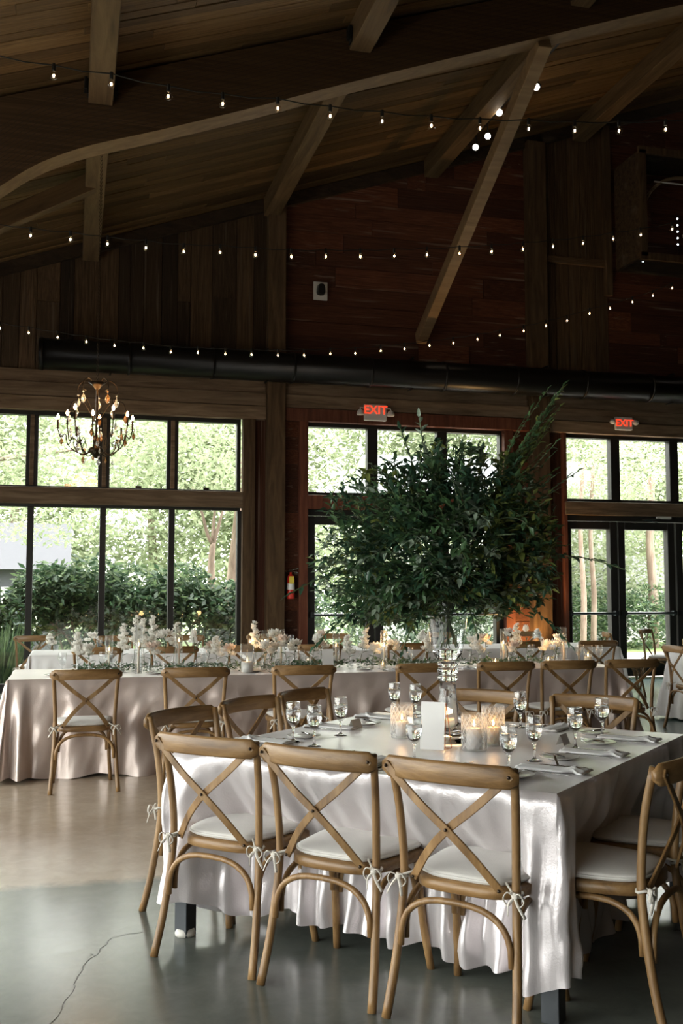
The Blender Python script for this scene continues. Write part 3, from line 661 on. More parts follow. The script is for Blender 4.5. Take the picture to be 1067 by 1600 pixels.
# ================================================================ CHAIRS
def seat_outline(k=1.0, ins=0.0, n=40):
    pts = []
    for i in range(n):
        a = 2*PI*i/n; c_, s_ = math.cos(a), math.sin(a)
        e = .52
        x_ = math.copysign(abs(c_)**e, c_); y_ = math.copysign(abs(s_)**e, s_)
        hw = .216+.026*y_; x_ *= hw-ins; y_ = y_*(.212-ins)+.022
        pts.append((x_*k, y_))
    return pts
def make_chair():
    r = empty('crossback_chair', (0, 0, 0))
    # seat frame and panel
    def slab(z0, z1, ins, name, mm, parent, crown=0, rnd=0):
        b_ = MB(); n_ = 40
        rings = [(z0, ins+rnd), (z0+rnd*.6, ins), (z1-rnd*.6, ins), (z1, ins+rnd)] if rnd else [(z0, ins), (z1, ins)]
        if crown: rings += [(z1+crown*.6, ins+.05), (z1+crown, ins+.12)]
        vs = []
        for z_, i_ in rings: vs += [(x_, y_, z_) for x_, y_ in seat_outline(1, i_, n_)]
        fs = [(j*n_+k, j*n_+(k+1) % n_, (j+1)*n_+(k+1) % n_, (j+1)*n_+k) for j in range(len(rings)-1) for k in range(n_)]
        fs += [tuple(range(n_))[::-1], tuple((len(rings)-1)*n_+k for k in range(n_))]
        b_.add(vs, fs); return b_.build(name, mm, parent, True)
    slab(.425, .465, 0, 'seat_frame', M['chair_h'], r, 0, .008)
    cu = slab(.467, .492, .012, 'cushion', M['cushion'], r, .012, .010)
    ol = seat_outline(1, .010, 40)
    MB().tube([(x_, y_, .480) for x_, y_ in ol+ol[:2]], .0042, 6, cap=False).build('piping', M['cushion'], cu, True)
    # rear posts, front legs
    for sg in (-1, 1):
        pts = bez([(sg*.238, -.262, 0), (sg*.226, -.222, .16), (sg*.214, -.190, .36), (sg*.210, -.182, .5), (sg*.219, -.200, .7), (sg*.232, -.238, .868)], 4)
        MB().tube(pts, [.0165-.0025*i/len(pts) for i in range(len(pts))], 10).build('leg', M['chair'], r, True)
        pts = bez([(sg*.214, .222, 0), (sg*.200, .192, .16), (sg*.192, .170, .32), (sg*.188, .165, .44)], 4)
        MB().tube(pts, .0155, 10).build('leg', M['chair'], r, True)
    # top rail, bowed backwards, ends lapped over the posts
    rb = MB(); N_ = 18; vs = []
    for i in range(N_+1):
        u = -1+2*i/N_; x_ = u*.252; y_ = -.296+.052*u*u; zc_ = .846-.004*u*u
        hh = .037*(1-max(0, abs(u)-.9)**2*55); t_ = .0105
        tx = Vector((.252, .104*u, 0)).normalized(); nn = Vector((tx.y, -tx.x, 0))
        for (a, b2) in ((1, -.8), (1, .75), (.45, 1), (-.45, 1), (-1, .75), (-1, -.8), (-.5, -1), (.5, -1)):
            q = Vector((x_, y_, zc_))+nn*(a*t_)+Vector((0, 0, b2*hh)); vs.append(q)
    rb.add(vs, [(i*8+k, i*8+(k+1) % 8, (i+1)*8+(k+1) % 8, (i+1)*8+k) for i in range(N_) for k in range(8)]+[tuple(range(8))[::-1], tuple(N_*8+k for k in range(8))])
    rb.build('back_rail', M['chair_h'], r, True)
    for sg in (-1, 1):
        off = .006*sg
        pts = bez([(sg*.232, -.262+off-.004, .853), (sg*.10, -.268+off, .735), (0, -.262+off, .655), (-sg*.09, -.238+off, .565), (-sg*.165, -.198+off*.3, .462)], 4)
        b_ = MB(); b_.tube(pts, 0, 4, sq=(.0140, .0045), up=(0, 1, 0))
        cb = b_.build('cross_bar', M['chair'], r)
        bevel(cb, .002, 1)
        for P_ in ((sg*.226, -.275+off, .846), (-sg*.16, -.212, .468)):
            MB().ball(P_, (.006, .005, .006), 8, 5).build('rivet', M['rivet'], cb, True)
    MB().ball((0, -.275, .655), (.006, .005, .006), 8, 5).build('rivet', M['rivet'], r, True)
    # bentwood hoops under the seat
    def hoop(a, b_, up, z0, z1):
        a, b_ = Vector(a), Vector(b_); pts = []
        for i in range(17):
            th = PI*i/16; q = a.lerp(b_, .5-.5*math.copysign(abs(math.cos(th))**.75, math.cos(th))); q.z = z0+(z1-z0)*math.sin(th)**.7
            pts.append(q)
        MB().tube(pts, .0115, 8).build('hoop_brace', M['chair'], r, True)
    hoop((-.205, -.215, 0), (.205, -.215, 0), 0, .235, .408)
    hoop((-.178, .19, 0), (.178, .19, 0), 0, .235, .412)
    for sg in (-1, 1): hoop((sg*.205, -.18, 0), (sg*.188, .15, 0), 0, .25, .412)
    # cushion ties: a knot and loops on each rear post
    for sg in (-1, 1):
        b_ = MB(); c_ = Vector((sg*.213, -.187, .462)); rz_ = random.Random(sg+4)
        ring = [c_+Vector((math.cos(a)*.02, math.sin(a)*.02, .004*math.sin(a*2))) for a in [2*PI*i/12 for i in range(13)]]
        b_.tube(ring, .005, 6)
        kn = c_+Vector((sg*.004, -.026, 0)); b_.ball(kn, (.013, .010, .012), 8, 6)
        for k in range(2):
            s2 = 1 if k else -1
            lp = bez([kn, kn+Vector((s2*.022, -.012, .012)), kn+Vector((s2*.036, -.008, -.012)), kn+Vector((s2*.018, -.01, -.03)), kn+Vector((0, -.004, -.004))], 4)
            b_.tube(lp, 0, 6, sq=(.0055, .0022))
            tl = bez([kn, kn+Vector((s2*.016, -.014, -.022)), kn+Vector((s2*.03+sg*.01, -.010, -.062))], 4)
            b_.tube(tl, 0, 6, sq=(.0055, .002))
        b_.tube([kn, c_+Vector((-sg*.03, .01, .012)), c_+Vector((-sg*.05, .03, .02))], .0045, 6)
        b_.build('cushion_tie', M['tie'], cu, True)
    return r
chair0 = make_chair(); first = [True]
def chair(x, y, face, label, group):
    """face = direction (angle) the sitter looks to"""
    if first[0]: o = chair0; first[0] = False
    else: o = copy_tree(chair0)
    o.location = (x, y, 0); o.rotation_euler = (0, 0, face-PI/2)
    tag(o, label, 'chair', group); return o
# foreground table frame of reference: s along the front edge from the near corner, t into the table
NR = Vector((1.596, 3.196, 0)); E_ = Vector((-.6786, .7345, 0)); N_v = Vector((.7345, .6786, 0)); S = 1.6985
AE = math.atan2(E_.y, E_.x); AN = math.atan2(N_v.y, N_v.x)
def tl(s_, t_, z_=0): return NR+E_*s_+N_v*t_+Vector((0, 0, z_))
gF = 'crossback chairs around the foreground square table'
for s_, dt, da, lb in ((1.365, .045, .03, 'foreground chair with its back to us, left of three along near side'),
                   (.825, .03, .0, 'foreground chair with its back to us, middle of three along near side'),
                   (.285, .02, -.02, 'foreground chair with its back to us, right of three along near side')):
    P = tl(s_, dt); chair(P.x, P.y, AN+da, lb, gF)
for t_, ds, lb in ((.42, 1.78, 'nearest chair at the left end of foreground table, seen side-on'), (1.0, 1.82, 'middle chair at the left end of the foreground table'),
                   (1.53, 1.84, 'farthest chair at the left end of the foreground table')):
    P = tl(ds, t_); chair(P.x, P.y, AE+PI, lb, gF)
for s_, t2, da, lb in ((1.21, 1.80, .0, 'chair at far side of foreground table, behind the crystal vase'), (.57, 1.84, .0, 'chair at far side of foreground table, right of the cut glass candles')):
    P = tl(s_, t2); chair(P.x, P.y, AN+PI+da, lb, gF)
for t_, ds, lb in ((.30, -.07, 'shaded chair at right side of foreground table, nearest right edge of photo'), (.86, -.08, 'shaded chair at right side of foreground table, behind the nearest one')):
    P = tl(ds, t_); chair(P.x, P.y, AE, lb, gF)
ordn = ['first', 'second', 'third', 'fourth', 'fifth', 'sixth', 'seventh']
rowx = [.12, .92, 1.74, 2.72, 3.40, 3.96, 4.55]
for i, x_ in enumerate(rowx):
    chair(x_, 7.93+random.uniform(-.01, .01), PI/2+random.uniform(-.03, .03), ordn[i]+' chair from the left along near side of the long table', 'crossback chairs in the row at the long table')
# chairs of the far tables
far = [(-.42, 13.95, PI/2-.05, 'pale chair by the window at far left, facing outside'),
       (.28, 10.95, PI/2, 'chair at far long table behind first row chair'),
       (1.05, 10.95, PI/2, 'chair at far long table behind second row chair'),
       (1.85, 10.95, PI/2, 'chair at far long table glimpsed through the candles'),
       (2.6, 10.95, PI/2, 'chair at far long table behind third row chair'),
       (3.6, 10.95, PI/2, 'chair at far long table behind the menu card'),
       (5.0, 10.95, PI/2, 'chair at far long table behind the crystal vase'),
       (5.9, 10.95, PI/2, 'chair at far long table under the orange lit boards'),
       (.55, 13.1, -PI/2, 'chair beyond far table facing us, before second window pane'),
       (1.45, 13.1, -PI/2, 'chair beyond far table facing us, before third window pane'),
       (2.5, 13.1, -PI/2, 'chair beyond far table facing us, before the window jamb'),
       (3.4, 13.1, -PI/2, 'chair beyond far table facing us, below the fire extinguisher'),
       (4.9, 13.1, -PI/2, 'chair beyond far table facing us, before the middle door'),
       (6.2, 13.1, -PI/2, 'chair beyond far table facing us, before the right middle door')]
for x_, y_, a, lb in far: chair(x_, y_, a, lb, 'crossback chairs at the far long table')
P = onz(962, 1089, 0)
chair(7.50, 12.85, -.35, 'dark chair in profile before the right hand door', 'crossback chairs at the far right table')
chair(8.55, 13.6, -.9, 'dark chair near right edge just behind the one in profile', 'crossback chairs at the far right table')
chair(6.38, 9.5, -.1, 'light wood chair cut off by the right edge of photo', 'crossback chairs at the far right table')
chair(7.3, 10.6, -PI/2+.9, 'dark chair tucked behind the light chair at right edge', 'crossback chairs at the far right table')
# ================================================================ TABLES AND CLOTHS
def cloth(name, L, W, z, off, hem, seed, folds, m, corner=.10, loc=(0, 0, 0), rz=0, hemcorner=None, dens=110, amp=.02):
    """rectangular cloth: local x in 0..L, y in 0..W ; off(side, u, v) -> outward offset ; sides 0 front(y=0) 1 right(x=L) 2 back 3 left"""
    rn = random.Random(seed); ph = [rn.uniform(0, 6.28) for _ in range(24)]
    cs = [(0, 0), (L, 0), (L, W), (0, W)]; nr = [(0, -1), (1, 0), (0, 1), (-1, 0)]
    per = []
    for k in range(4):
        a, b_ = cs[k], cs[(k+1) % 4]; ln = L if k % 2 == 0 else W; n_ = int(dens*ln)
        for i in range(n_+1):
            u = i/n_; per.append((a[0]+(b_[0]-a[0])*u, a[1]+(b_[1]-a[1])*u, nr[k][0], nr[k][1], k, u*ln, min(u, 1-u)*ln, 0))
        for j in range(1, 10):
            t_ = j/10; a0 = math.atan2(nr[k][1], nr[k][0])+PI/2*t_
            per.append((b_[0], b_[1], math.cos(a0), math.sin(a0), k, ln+.02*j, 0, math.sin(PI*t_)))
    n_ = len(per); rows = 26; vs = []; pos = 0
    for j in range(rows+1):
        v = j/rows
        for i, (x_, y_, nx, ny, k, u, ed, cn) in enumerate(per):
            s_ = i*.0091*110/dens if False else i/dens
            cw = math.exp(-(ed/.19)**4)                       # 1 at the corners
            push = off(k, u, v)*(1-cw)
            f = 0
            for q in range(4):
                f += math.sin(s_*folds*(1+.61*q)+ph[q]+1.2*math.sin(s_*2.3+ph[q+4])+v*(.7+.5*q)*(1 if q % 2 else -1))/(1+.5*q)
            fo = amp*(v**.9)*f*.95
            fo += .006*math.sin(s_*9+v*11+ph[9])*math.sin(v*7+ph[8])*min(1, v*5)
            cf = corner*(v**1.1)*cw*(1+.5*math.sin(s_*40+ph[5]))*(1+.35*cn)
            r0 = .006+min(v*12, 1)*.010
            z_ = z-(z-hem(k, u, cw)-.018*(v*v)*math.sin(s_*folds*.7+ph[6]))*v if v > 0 else z
            if j == 1: z_ = z-.012
            nzv = noise.noise(Vector((s_*2.6+seed, v*2.2-s_*.9, seed*.3)))*.030+noise.noise(Vector((s_*8+seed+v*3, v*3.5+s_*2, 1.7)))*.012+noise.noise(Vector((s_*19+v*6, v*6-s_*5, 4.7)))*.004
            fo += nzv*min(1, v*5)*(amp/.02)*1.25
            o_ = r0+push+fo*(1-.4*cw)+cf if j else 0
            vs.append((x_+nx*o_, y_+ny*o_, z_))
    fs = [(j*n_+i, (j+1)*n_+i, (j+1)*n_+(i+1) % n_, j*n_+(i+1) % n_) for j in range(rows) for i in range(n_)]
    # top, gently wrinkled grid
    top = MB(); top.add(vs, fs)
    b_ = top
    o0 = len(b_.v); gx, gy = 60, 60
    for jj in range(gy+1):
        for ii in range(gx+1):
            X_, Y_ = L*ii/gx, W*jj/gy; e_ = min(ii, gx-ii, jj, gy-jj)/6
            wz = .0025*math.sin(X_*5+Y_*3+ph[1])*math.sin(Y_*6-X_*2+ph[2])+.0015*math.sin(X_*17+ph[3])*math.sin(Y_*3)
            b_.v.append((X_, Y_, z+(abs(wz)-.0005)*min(1, e_)))
    for jj in range(gy):
        for ii in range(gx):
            q = o0+jj*(gx+1)+ii; b_.f.append((q, q+1, q+gx+2, q+gx+1)); b_.mi.append(0)
    o = b_.build(name, m, None, True, loc, rz)
    return o
def sm(a, b_, x_):
    t_ = max(0, min(1, (x_-a)/(b_-a))); return t_*t_*(3-2*t_)
# foreground: local x along -E (from NL to NR), y along N
NL = tl(S, 0)
pushes = [-.245, -.15, -.12, -.16]
fg = cloth('tablecloth', S, S, .762, lambda k, u, v: pushes[k]*sm(.0, .52, v), lambda k, u, cw: .07+.02*math.sin(u*3.1+k*2)+.07*cw, 3, 27, M['satin'], .035, (NL.x, NL.y, 0), AE+PI, amp=.032)
tag(fg, 'silvery satin cloth draped over the foreground square table', 'tablecloth')
def table(name, L, W, z, loc, rz, label, leg=.065, ins=.05, cap=False):
    r = empty(name, loc, rz); tag(r, label, 'table')
    MB().box((L/2, W/2, z-.02), (L-.02, W-.02, .03)).build('tabletop', M['ply'], r)
    for x_ in (ins, L-ins):
        for y_ in (ins, W-ins):
            lg = MB().box((x_, y_, (z-.035)/2), (leg, leg, z-.035)).build('leg', M['steel'], r); bevel(lg, .003)
            if cap and x_ < L/2 and y_ < W/2: MB().lathe([(.042, 0), (.045, .012), (.038, .03)], 14, (x_, y_, 0)).build('foot_cap', M['whiteplastic'], lg, True)
    return r
table('banquet_table', S, S, .758, (NL.x, NL.y, 0), AE+PI, 'square foreground table with dark steel legs under satin cloth', .065, .038, True)
TL, TW = 5.28, 1.05; TX, TY = -.45, 8.36
lt = cloth('tablecloth', TL, TW, .762, lambda k, u, v: (.05 if k == 0 else .04)*v, lambda k, u, cw: .012+.004*math.sin(u*5), 11, 13, M['satin2'], .17, (TX, TY, 0), 0, dens=60, amp=.022)
tag(lt, 'taupe satin cloth reaching the floor on the long banquet table', 'tablecloth')
table('banquet_table', TL, TW, .758, (TX, TY, 0), 0, 'long banquet table hidden under the taupe cloth', .05, .1)
l2 = cloth('tablecloth', 7.0, 1.05, .762, lambda k, u, v: .03*v, lambda k, u, cw: .015, 5, 9, M['linen'], .1, (-.4, 11.45, 0), 0, dens=36)
tag(l2, 'white cloth on the far long table near the windows', 'tablecloth')
table('banquet_table', 7.0, 1.05, .758, (-.4, 11.45, 0), 0, 'far long table under white cloth near the windows', .05, .1)
l3 = cloth('tablecloth', 2.2, 1.6, .762, lambda k, u, v: .03*v, lambda k, u, cw: .015, 6, 9, M['linen'], .1, (7.05, 8.85, 0), .25, dens=36)
tag(l3, 'white cloth on the table at the right edge', 'tablecloth')
table('banquet_table', 2.2, 1.6, .758, (7.05, 8.85, 0), .25, 'table under white cloth at the right edge', .05, .1)
TZ = .7655
# ================================================================ TABLEWARE
def copy_or_make(cache, key, maker, loc, rz=0, scale=None):
    if key not in cache: cache[key] = o = maker()
    else: o = copy_tree(cache[key])
    o.location = loc; o.rotation_euler = (0, 0, rz)
    if scale: o.scale = (scale,)*3
    return o
CA = {}
def goblet():
    r = empty('water_goblet')
    MB().lathe([(.0, 0), (.031, 0), (.032, .002), (.012, .006), (.0055, .012), (.0048, .03), (.0055, .062), (.011, .070), (.0, .076)], 20).build('stem', M['crystal'], r, True)
    MB().lathe_open([(.011, .070), (.022, .080), (.030, .098), (.0335, .122), (.0335, .150), (.0305, .176)], 24, fn=lambda r_, z_, k, j: r_*(1-.02*(k % 2)*(j < 4))).build('bowl', M['bowlglass'], r, True)
    MB().lathe_open([(.0302, .1752), (.0312, .1765), (.0302, .1775)], 24).build('rim', M['crystal'], r, True)
    MB().lathe([(.0, .0765), (.0108, .0782), (.0205, .0852), (.0285, .1008), (.0325, .122), (.0328, .143), (.0, .143)], 24).build('water', M['water'], r, True)
    return r
def goblet_far():
    r = empty('water_goblet')
    MB().lathe_open([(.031, 0), (.006, .008), (.005, .06), (.022, .08), (.033, .12), (.0335, .15), (.0305, .175)], 14).build('bowl', M['clear'], r, True)
    MB().lathe([(.0, .078), (.022, .088), (.030, .12), (.030, .138), (0, .138)], 12).build('water', M['clear'], r, True)
    return r
gl_l = ['water goblet at left front of foreground table, left of a close pair', 'water goblet at left front of foreground table, right of a close pair',
        'water goblet before the farthest left end chair, alone', 'water goblet at far left, left of the pair behind cut glass holder', 'water goblet at far left, right of the pair behind cut glass holder',
        'water goblet just left of the copper framed card', 'water goblet nearest the right front corner of foreground table', 'water goblet just right of the nearest right corner goblet',
        'water goblet centre right, above a gold rimmed bread plate', 'rightmost water goblet on foreground table, under the far chair back', 'water goblet at far side, behind the cut glass candle holders']
for (a, b_), lb in zip([(458, 1159), (491, 1166), (532, 1149), (616, 1118), (649, 1121), (647, 1189), (795, 1208), (835, 1189), (899, 1170), (941, 1151), (813, 1137)], gl_l):
    P = onz(a, b_, TZ); o = copy_or_make(CA, 'gob', goblet, P, random.uniform(0, 6)); tag(o, lb, 'glass', 'water goblets on the foreground table')
def plate():
    r = empty('bread_plate')
    MB().lathe([(.0, 0), (.045, 0), (.05, .003), (.078, .010), (.08, .012), (.077, .0125), (.05, .006), (.0, .005)], 32).build('dish', M['china'], r, True)
    return r
def knife_mb(b_, L=.2):
    b_.tube([(0, 0, .003), (L*.25, 0, .004), (L*.45, 0, .003)], [.004, .0055, .004], 8)
    b_.add([(L*.44, -.004, .003), (L*.5, -.010, .003), (L*.9, -.010, .003), (L, 0, .003), (L*.44, .004, .003), (L*.44, -.004, .0045), (L*.5, -.010, .0045), (L*.9, -.009, .0045), (L, 0, .0045), (L*.44, .004, .0045)],
           [(4, 3, 2, 1, 0), (5, 6, 7, 8, 9), (0, 1, 6, 5), (1, 2, 7, 6), (2, 3, 8, 7), (3, 4, 9, 8)])
def knife():
    b_ = MB(); knife_mb(b_); return b_.build('knife', M['silver'], None, False)
def bknife():
    b_ = MB(); knife_mb(b_, .15); return b_.build('butter_knife', M['silver'], None, False)
def fork():
    b_ = MB(); b_.tube(bez([(0, 0, .003), (.05, 0, .004), (.12, 0, .004), (.145, 0, .006)], 3), 0, 6, sq=(.0045, .0014), up=(0, 0, 1))
    b_.tube([(.14, 0, .006), (.155, 0, .005)], 0, 4, sq=(.011, .001), up=(0, 0, 1))
    for k in range(4): b_.tube([(.153, -.009+k*.006, .005), (.175, -.009+k*.006, .004), (.195, -.009+k*.006, .008)], [.0019, .0017, .0009], 5)
    return b_.build('fork', M['silver'], None, True)
def napkin():
    b_ = MB(); n_ = 22; w_ = 8; vs = []
    rn = random.Random(5)
    for lay in range(2):
        for i in range(n_+1):
            u = i/n_; pin = 1-.55*math.exp(-((u-.80)/.07)**2)
            for j in range(w_+1):
                v = -1+2*j/w_
                zz = .003+.009*lay*(1-abs(v)**3*.6)+.003*math.sin(v*7+u*3)*lay+(.010*math.exp(-((u-.80)/.08)**2)*lay)
                vs.append(((u-.5)*.27, v*.048*pin*(1+(.35 if u > .86 else 0)*(u-.86)/.14), zz))
    for lay in range(2):
        o_ = lay*(n_+1)*(w_+1)
        for i in range(n_):
            for j in range(w_):
                a = o_+i*(w_+1)+j; q = (a, a+w_+1, a+w_+2, a+1); b_.f.append(q if lay == 0 else q[::-1]); b_.mi.append(0)
    m_ = (n_+1)*(w_+1)
    ed = [j for j in range(w_+1)]+[i*(w_+1)+w_ for i in range(1, n_+1)]+[n_*(w_+1)+j for j in range(w_-1, -1, -1)]+[i*(w_+1) for i in range(n_-1, 0, -1)]
    for a, c_ in zip(ed, ed[1:]+ed[:1]): b_.f.append((a, c_, c_+m_, a+m_)); b_.mi.append(0)
    b_.v = [tuple(v) for v in vs]
    r = empty('napkin'); b_.build('cloth', M['linen'], r, True)
    MB().tube([(.088, -.024, .010), (.088, 0, .024), (.088, .024, .010)], 0, 6, sq=(.008, .002)).build('band', M['linen'], r, True)
    return r
def setting(base, face, where, group, first_plate=True):
    """base: seat centre on table edge; face angle; items laid out in seat frame (x right, y forward)"""
    R3 = rotz(face-PI/2)
    def at(x_, y_, z_=0): return base+R3 @ Vector((x_, y_, z_))
    o = copy_or_make(CA, 'nap', napkin, at(.0, .165), face+PI); tag(o, 'folded white napkin '+where, 'napkin', group)
    o = copy_or_make(CA, 'fork', fork, at(-.085, .06), face+random.uniform(-.06, .06)); tag(o, 'silver fork beside the napkin '+where, 'fork', group)
    o = copy_or_make(CA, 'knife', knife, at(.085, .055), face+random.uniform(-.06, .06)); tag(o, 'silver knife beside the napkin '+where, 'knife', group)
    if first_plate:
        o = copy_or_make(CA, 'plate', plate, at(-.20, .24)); tag(o, 'round white bread plate '+where, 'plate', group)
        o = copy_or_make(CA, 'bk', bknife, at(-.245, .20, .0125), face-.5); tag(o, 'butter knife resting on bread plate '+where, 'knife', group)
for s_, wh in ((1.365, 'before the left near side chair'), (.825, 'before the middle near side chair'), (.285, 'before the right near side chair')):
    setting(tl(s_, .0, TZ), AN, wh, 'place settings on the foreground table')
for t_, wh in ((.40, 'before the nearest right side chair'), (.87, 'before the second right side chair'), (1.36, 'at the far end of the right side')):
    setting(tl(0, t_, TZ), AE, wh, 'place settings on the foreground table')
for s_, wh in ((.57, 'before the right far side chair'), (1.16, 'before the far side chair behind vase')):
    setting(tl(s_, S, TZ), AN+PI, wh, 'place settings on the foreground table')
for t_, wh in ((.42, 'before the nearest left end chair'), (.98, 'before the middle left end chair'), (1.46, 'before the farthest left end chair')):
    setting(tl(S, t_, TZ), AE+PI, wh, 'place settings on the foreground table')
def place_card(P, rz, lb):
    o = MB().add([(-.04, -.018, 0), (.04, -.018, 0), (.04, 0, .045), (-.04, 0, .045), (-.04, .018, 0), (.04, .018, 0)], [(0, 1, 2, 3), (3, 2, 5, 4)]).build('place_card', M['paper'], None, False, P, rz)
    tag(o, lb, 'card', 'folded place cards')
place_card(onz(866, 1199, TZ), AE-PI/2+.3, 'folded place card by nearest right corner napkin')
place_card(onz(555, 1138, TZ), AE+PI/2, 'folded place card by middle left end setting')
place_card(onz(880, 1163, TZ), AE-PI/2, 'folded place card by the centre right goblet')
# framed card, seen from behind
cd = empty('table_card', onz(676, 1173, TZ), -.62); tag(cd, 'tall white table card in copper easel beside cut glass candle', 'card')
Rt = Matrix.Rotation(-.13, 3, 'X')
MB().box((0, 0, .105), (.105, .003, .20), Rt).build('card', M['paper'], cd)
cp = MB(); h_ = [Rt @ Vector(v) for v in ((-.052, .004, .008), (.052, .004, .008), (.052, .004, .20))]
cp.tube([h_[0], h_[1], h_[2]], .0022, 6); cp.tube([h_[2], (.06, .085, .002), h_[1]], .0022, 6); cp.tube([h_[0], (-.04, .085, .002), (.06, .085, .002)], .0022, 6)
cp.build('easel', M['copper'], cd)
# cut glass candle holders
def flame(parent, z, s_=1, m='flame'):
    return MB().lathe([(0, 0), (.004*s_, .006*s_), (.0045*s_, .012*s_), (.002*s_, .022*s_), (0, .03*s_)], 8, (0, 0, z)).build('flame', M[m], parent, True)
def candle_light(P, e, r=.02):
    L_ = bpy.data.lights.new('candle_glow', 'POINT'); L_.energy = e; L_.color = (1, .55, .22); L_.shadow_soft_size = r
    o = bpy.data.objects.new('candle_glow', L_); C.objects.link(o); o.location = P
def holder(px, py, h, rad, lb, wax='waxw', waxh=.07, waxr=.03):
    P = onz(px, py, TZ); r = empty('candle_holder', P); tag(r, lb, 'candle holder', 'cut glass candle holders on foreground table')
    nn = 48; rows = int(h/.0045); prof = [(rad, i*h/rows) for i in range(rows+1)]
    def fn(rr_, z_, k, j):
        return rr_
    MB().lathe_open(prof, nn, fn=fn).lathe([(0, 0), (rad, 0), (rad, .008), (0, .008)], nn).build('glass', M['cut'], r, False)
    la = MB()
    for k in range(15):
        for sg in (-1, 1):
            la.tube([((rad+.0015)*math.cos(2*PI*k/15+sg*q*.16), (rad+.0015)*math.sin(2*PI*k/15+sg*q*.16), .012+(h-.022)*q/10) for q in range(11)], .0011, 4, cap=False)
    la.build('lattice', M['ridge'], r, False)
    ca = empty('candle', P+Vector((0, 0, .009))); tag(ca, 'lit pillar candle inside the '+lb.split(',')[0], 'candle')
    MB().lathe([(0, 0), (waxr, 0), (waxr, waxh), (waxr*.8, waxh-.003), (0, waxh-.004)], 18).build('wax', M[wax], ca, True)
    MB().tube([(0, 0, waxh-.006), (0, 0, waxh+.006)], .0012, 5).build('wick', M['black'], ca); flame(ca, waxh+.004, 1.1)
    candle_light(P+Vector((0, 0, waxh+.03)), .12)
holder(628, 1152, .158, .050, 'cut glass cylinder left of the copper card, behind card', 'waxw', .065)
holder(741, 1172, .155, .053, 'front cut glass cylinder right of the card', 'waxw', .085, .034)
holder(771, 1164, .172, .049, 'tallest cut glass cylinder beside the front one', 'wax', .07)
P = onz(702, 1152, TZ); r = empty('votive', P); tag(r, 'amber glass votive candle at the foot of the vase', 'candle')
MB().lathe_open([(.024, 0), (.03, .02), (.032, .085)], 18).build('glass', M['clear'], r, True); MB().lathe([(0, .004), (.022, .004), (.025, .055), (0, .055)], 16).build('wax', M['wax'], r, True); flame(r, .056)
candle_light(P+Vector((0, 0, .1)), .12)
# ================================================================ CRYSTAL VASE AND GREENERY
VC = Vector((1.665, 4.40, TZ))
vz = empty('crystal_vase', VC); tag(vz, 'tall clear crystal trumpet vase holding the large greenery arrangement', 'vase')
foot = [(.0, 0), (.105, 0), (.107, .006), (.092, .02), (.072, .06), (.055, .12), (.044, .18), (.038, .225), (.037, .27)]
MB().lathe([(r_*1.0, z_) for r_, z_ in foot], 28, fn=lambda r_, z_, k, j: r_*(1-.05*(k % 4 == 0))).build('foot', M['crystal'], vz, True)
kn_ = [(.037, .27), (.046, .278), (.046, .29), (.038, .297), (.044, .308), (.048, .318), (.044, .328), (.038, .336), (.048, .344), (.048, .352), (.03, .360)]
MB().lathe(kn_, 24).build('knop', M['crystal'], vz, True)
fac_ = lambda r_, z_, k, j: r_*(1-.03*(k % 4 == 0))
MB().lathe([(.0, .36), (.03, .362), (.052, .372), (.066, .395), (.070, .412), (.05, .410), (.0, .402)], 32, fn=fac_).build('bowl_base', M['crystal'], vz, True)
MB().lathe_open([(.066, .395), (.074, .43), (.083, .50), (.093, .58), (.104, .66), (.116, .715)], 32, fn=fac_).build('bowl', M['bowlglass'], vz, False)
MB().lathe_open([(.114, .713), (.117, .717), (.114, .720)], 32).build('rim', M['crystal'], vz, True)
st_ = MB(); rq = random.Random(2)
for k in range(16):
    a = rq.uniform(0, 6.28); b2 = a+rq.uniform(1.5, 4); st_.tube([(math.cos(a)*.05, math.sin(a)*.05, .42), (math.cos(b2)*.06, math.sin(b2)*.06, .70)], .0028, 5)
st_.build('submerged_stems', M['stem'], vz)['kind'] = 'stuff'
ar_ = empty('greenery_arrangement', VC+Vector((0, 0, .70))); tag(ar_, 'huge loose arrangement of green leafy branches in the crystal vase', 'foliage')
CR = Vector((math.cos(YAW), -math.sin(YAW), 0)); CF = Vector((math.sin(YAW), math.cos(YAW), 0)); UPV = Vector((0, 0, 1))
def camtgt(px, py, depth=0):
    """a point of the arrangement, from its place in the photo and its distance behind the vase axis"""
    r_ = ray(px, py); d_ = VC.x*CF.x+VC.y*CF.y+depth; P_ = Vector((0, 0, EYE))+r_*(d_/(r_.x*CF.x+r_.y*CF.y)); return P_-(VC+Vector((0, 0, .70)))
ext = [(0, 185), (20, 185), (35, 185), (50, 190), (65, 180), (80, 172), (95, 172), (110, 165), (125, 170), (140, 190), (155, 200), (170, 205), (185, 210), (200, 215), (212, 205), (225, 170), (240, 120), (270, 70), (300, 105), (320, 150), (335, 190), (350, 190), (360, 185)]
def extent(a):
    a %= 360
    for (a0, r0), (a1, r1) in zip(ext, ext[1:]):
        if a0 <= a <= a1: return r0+(r1-r0)*(a-a0)/(a1-a0)
fol = MB(); stems = MB(); bigs = []; rn = random.Random(21)
lmats = [M['leaf1'], M['leaf2'], M['leaf3'], M['leaf4']]
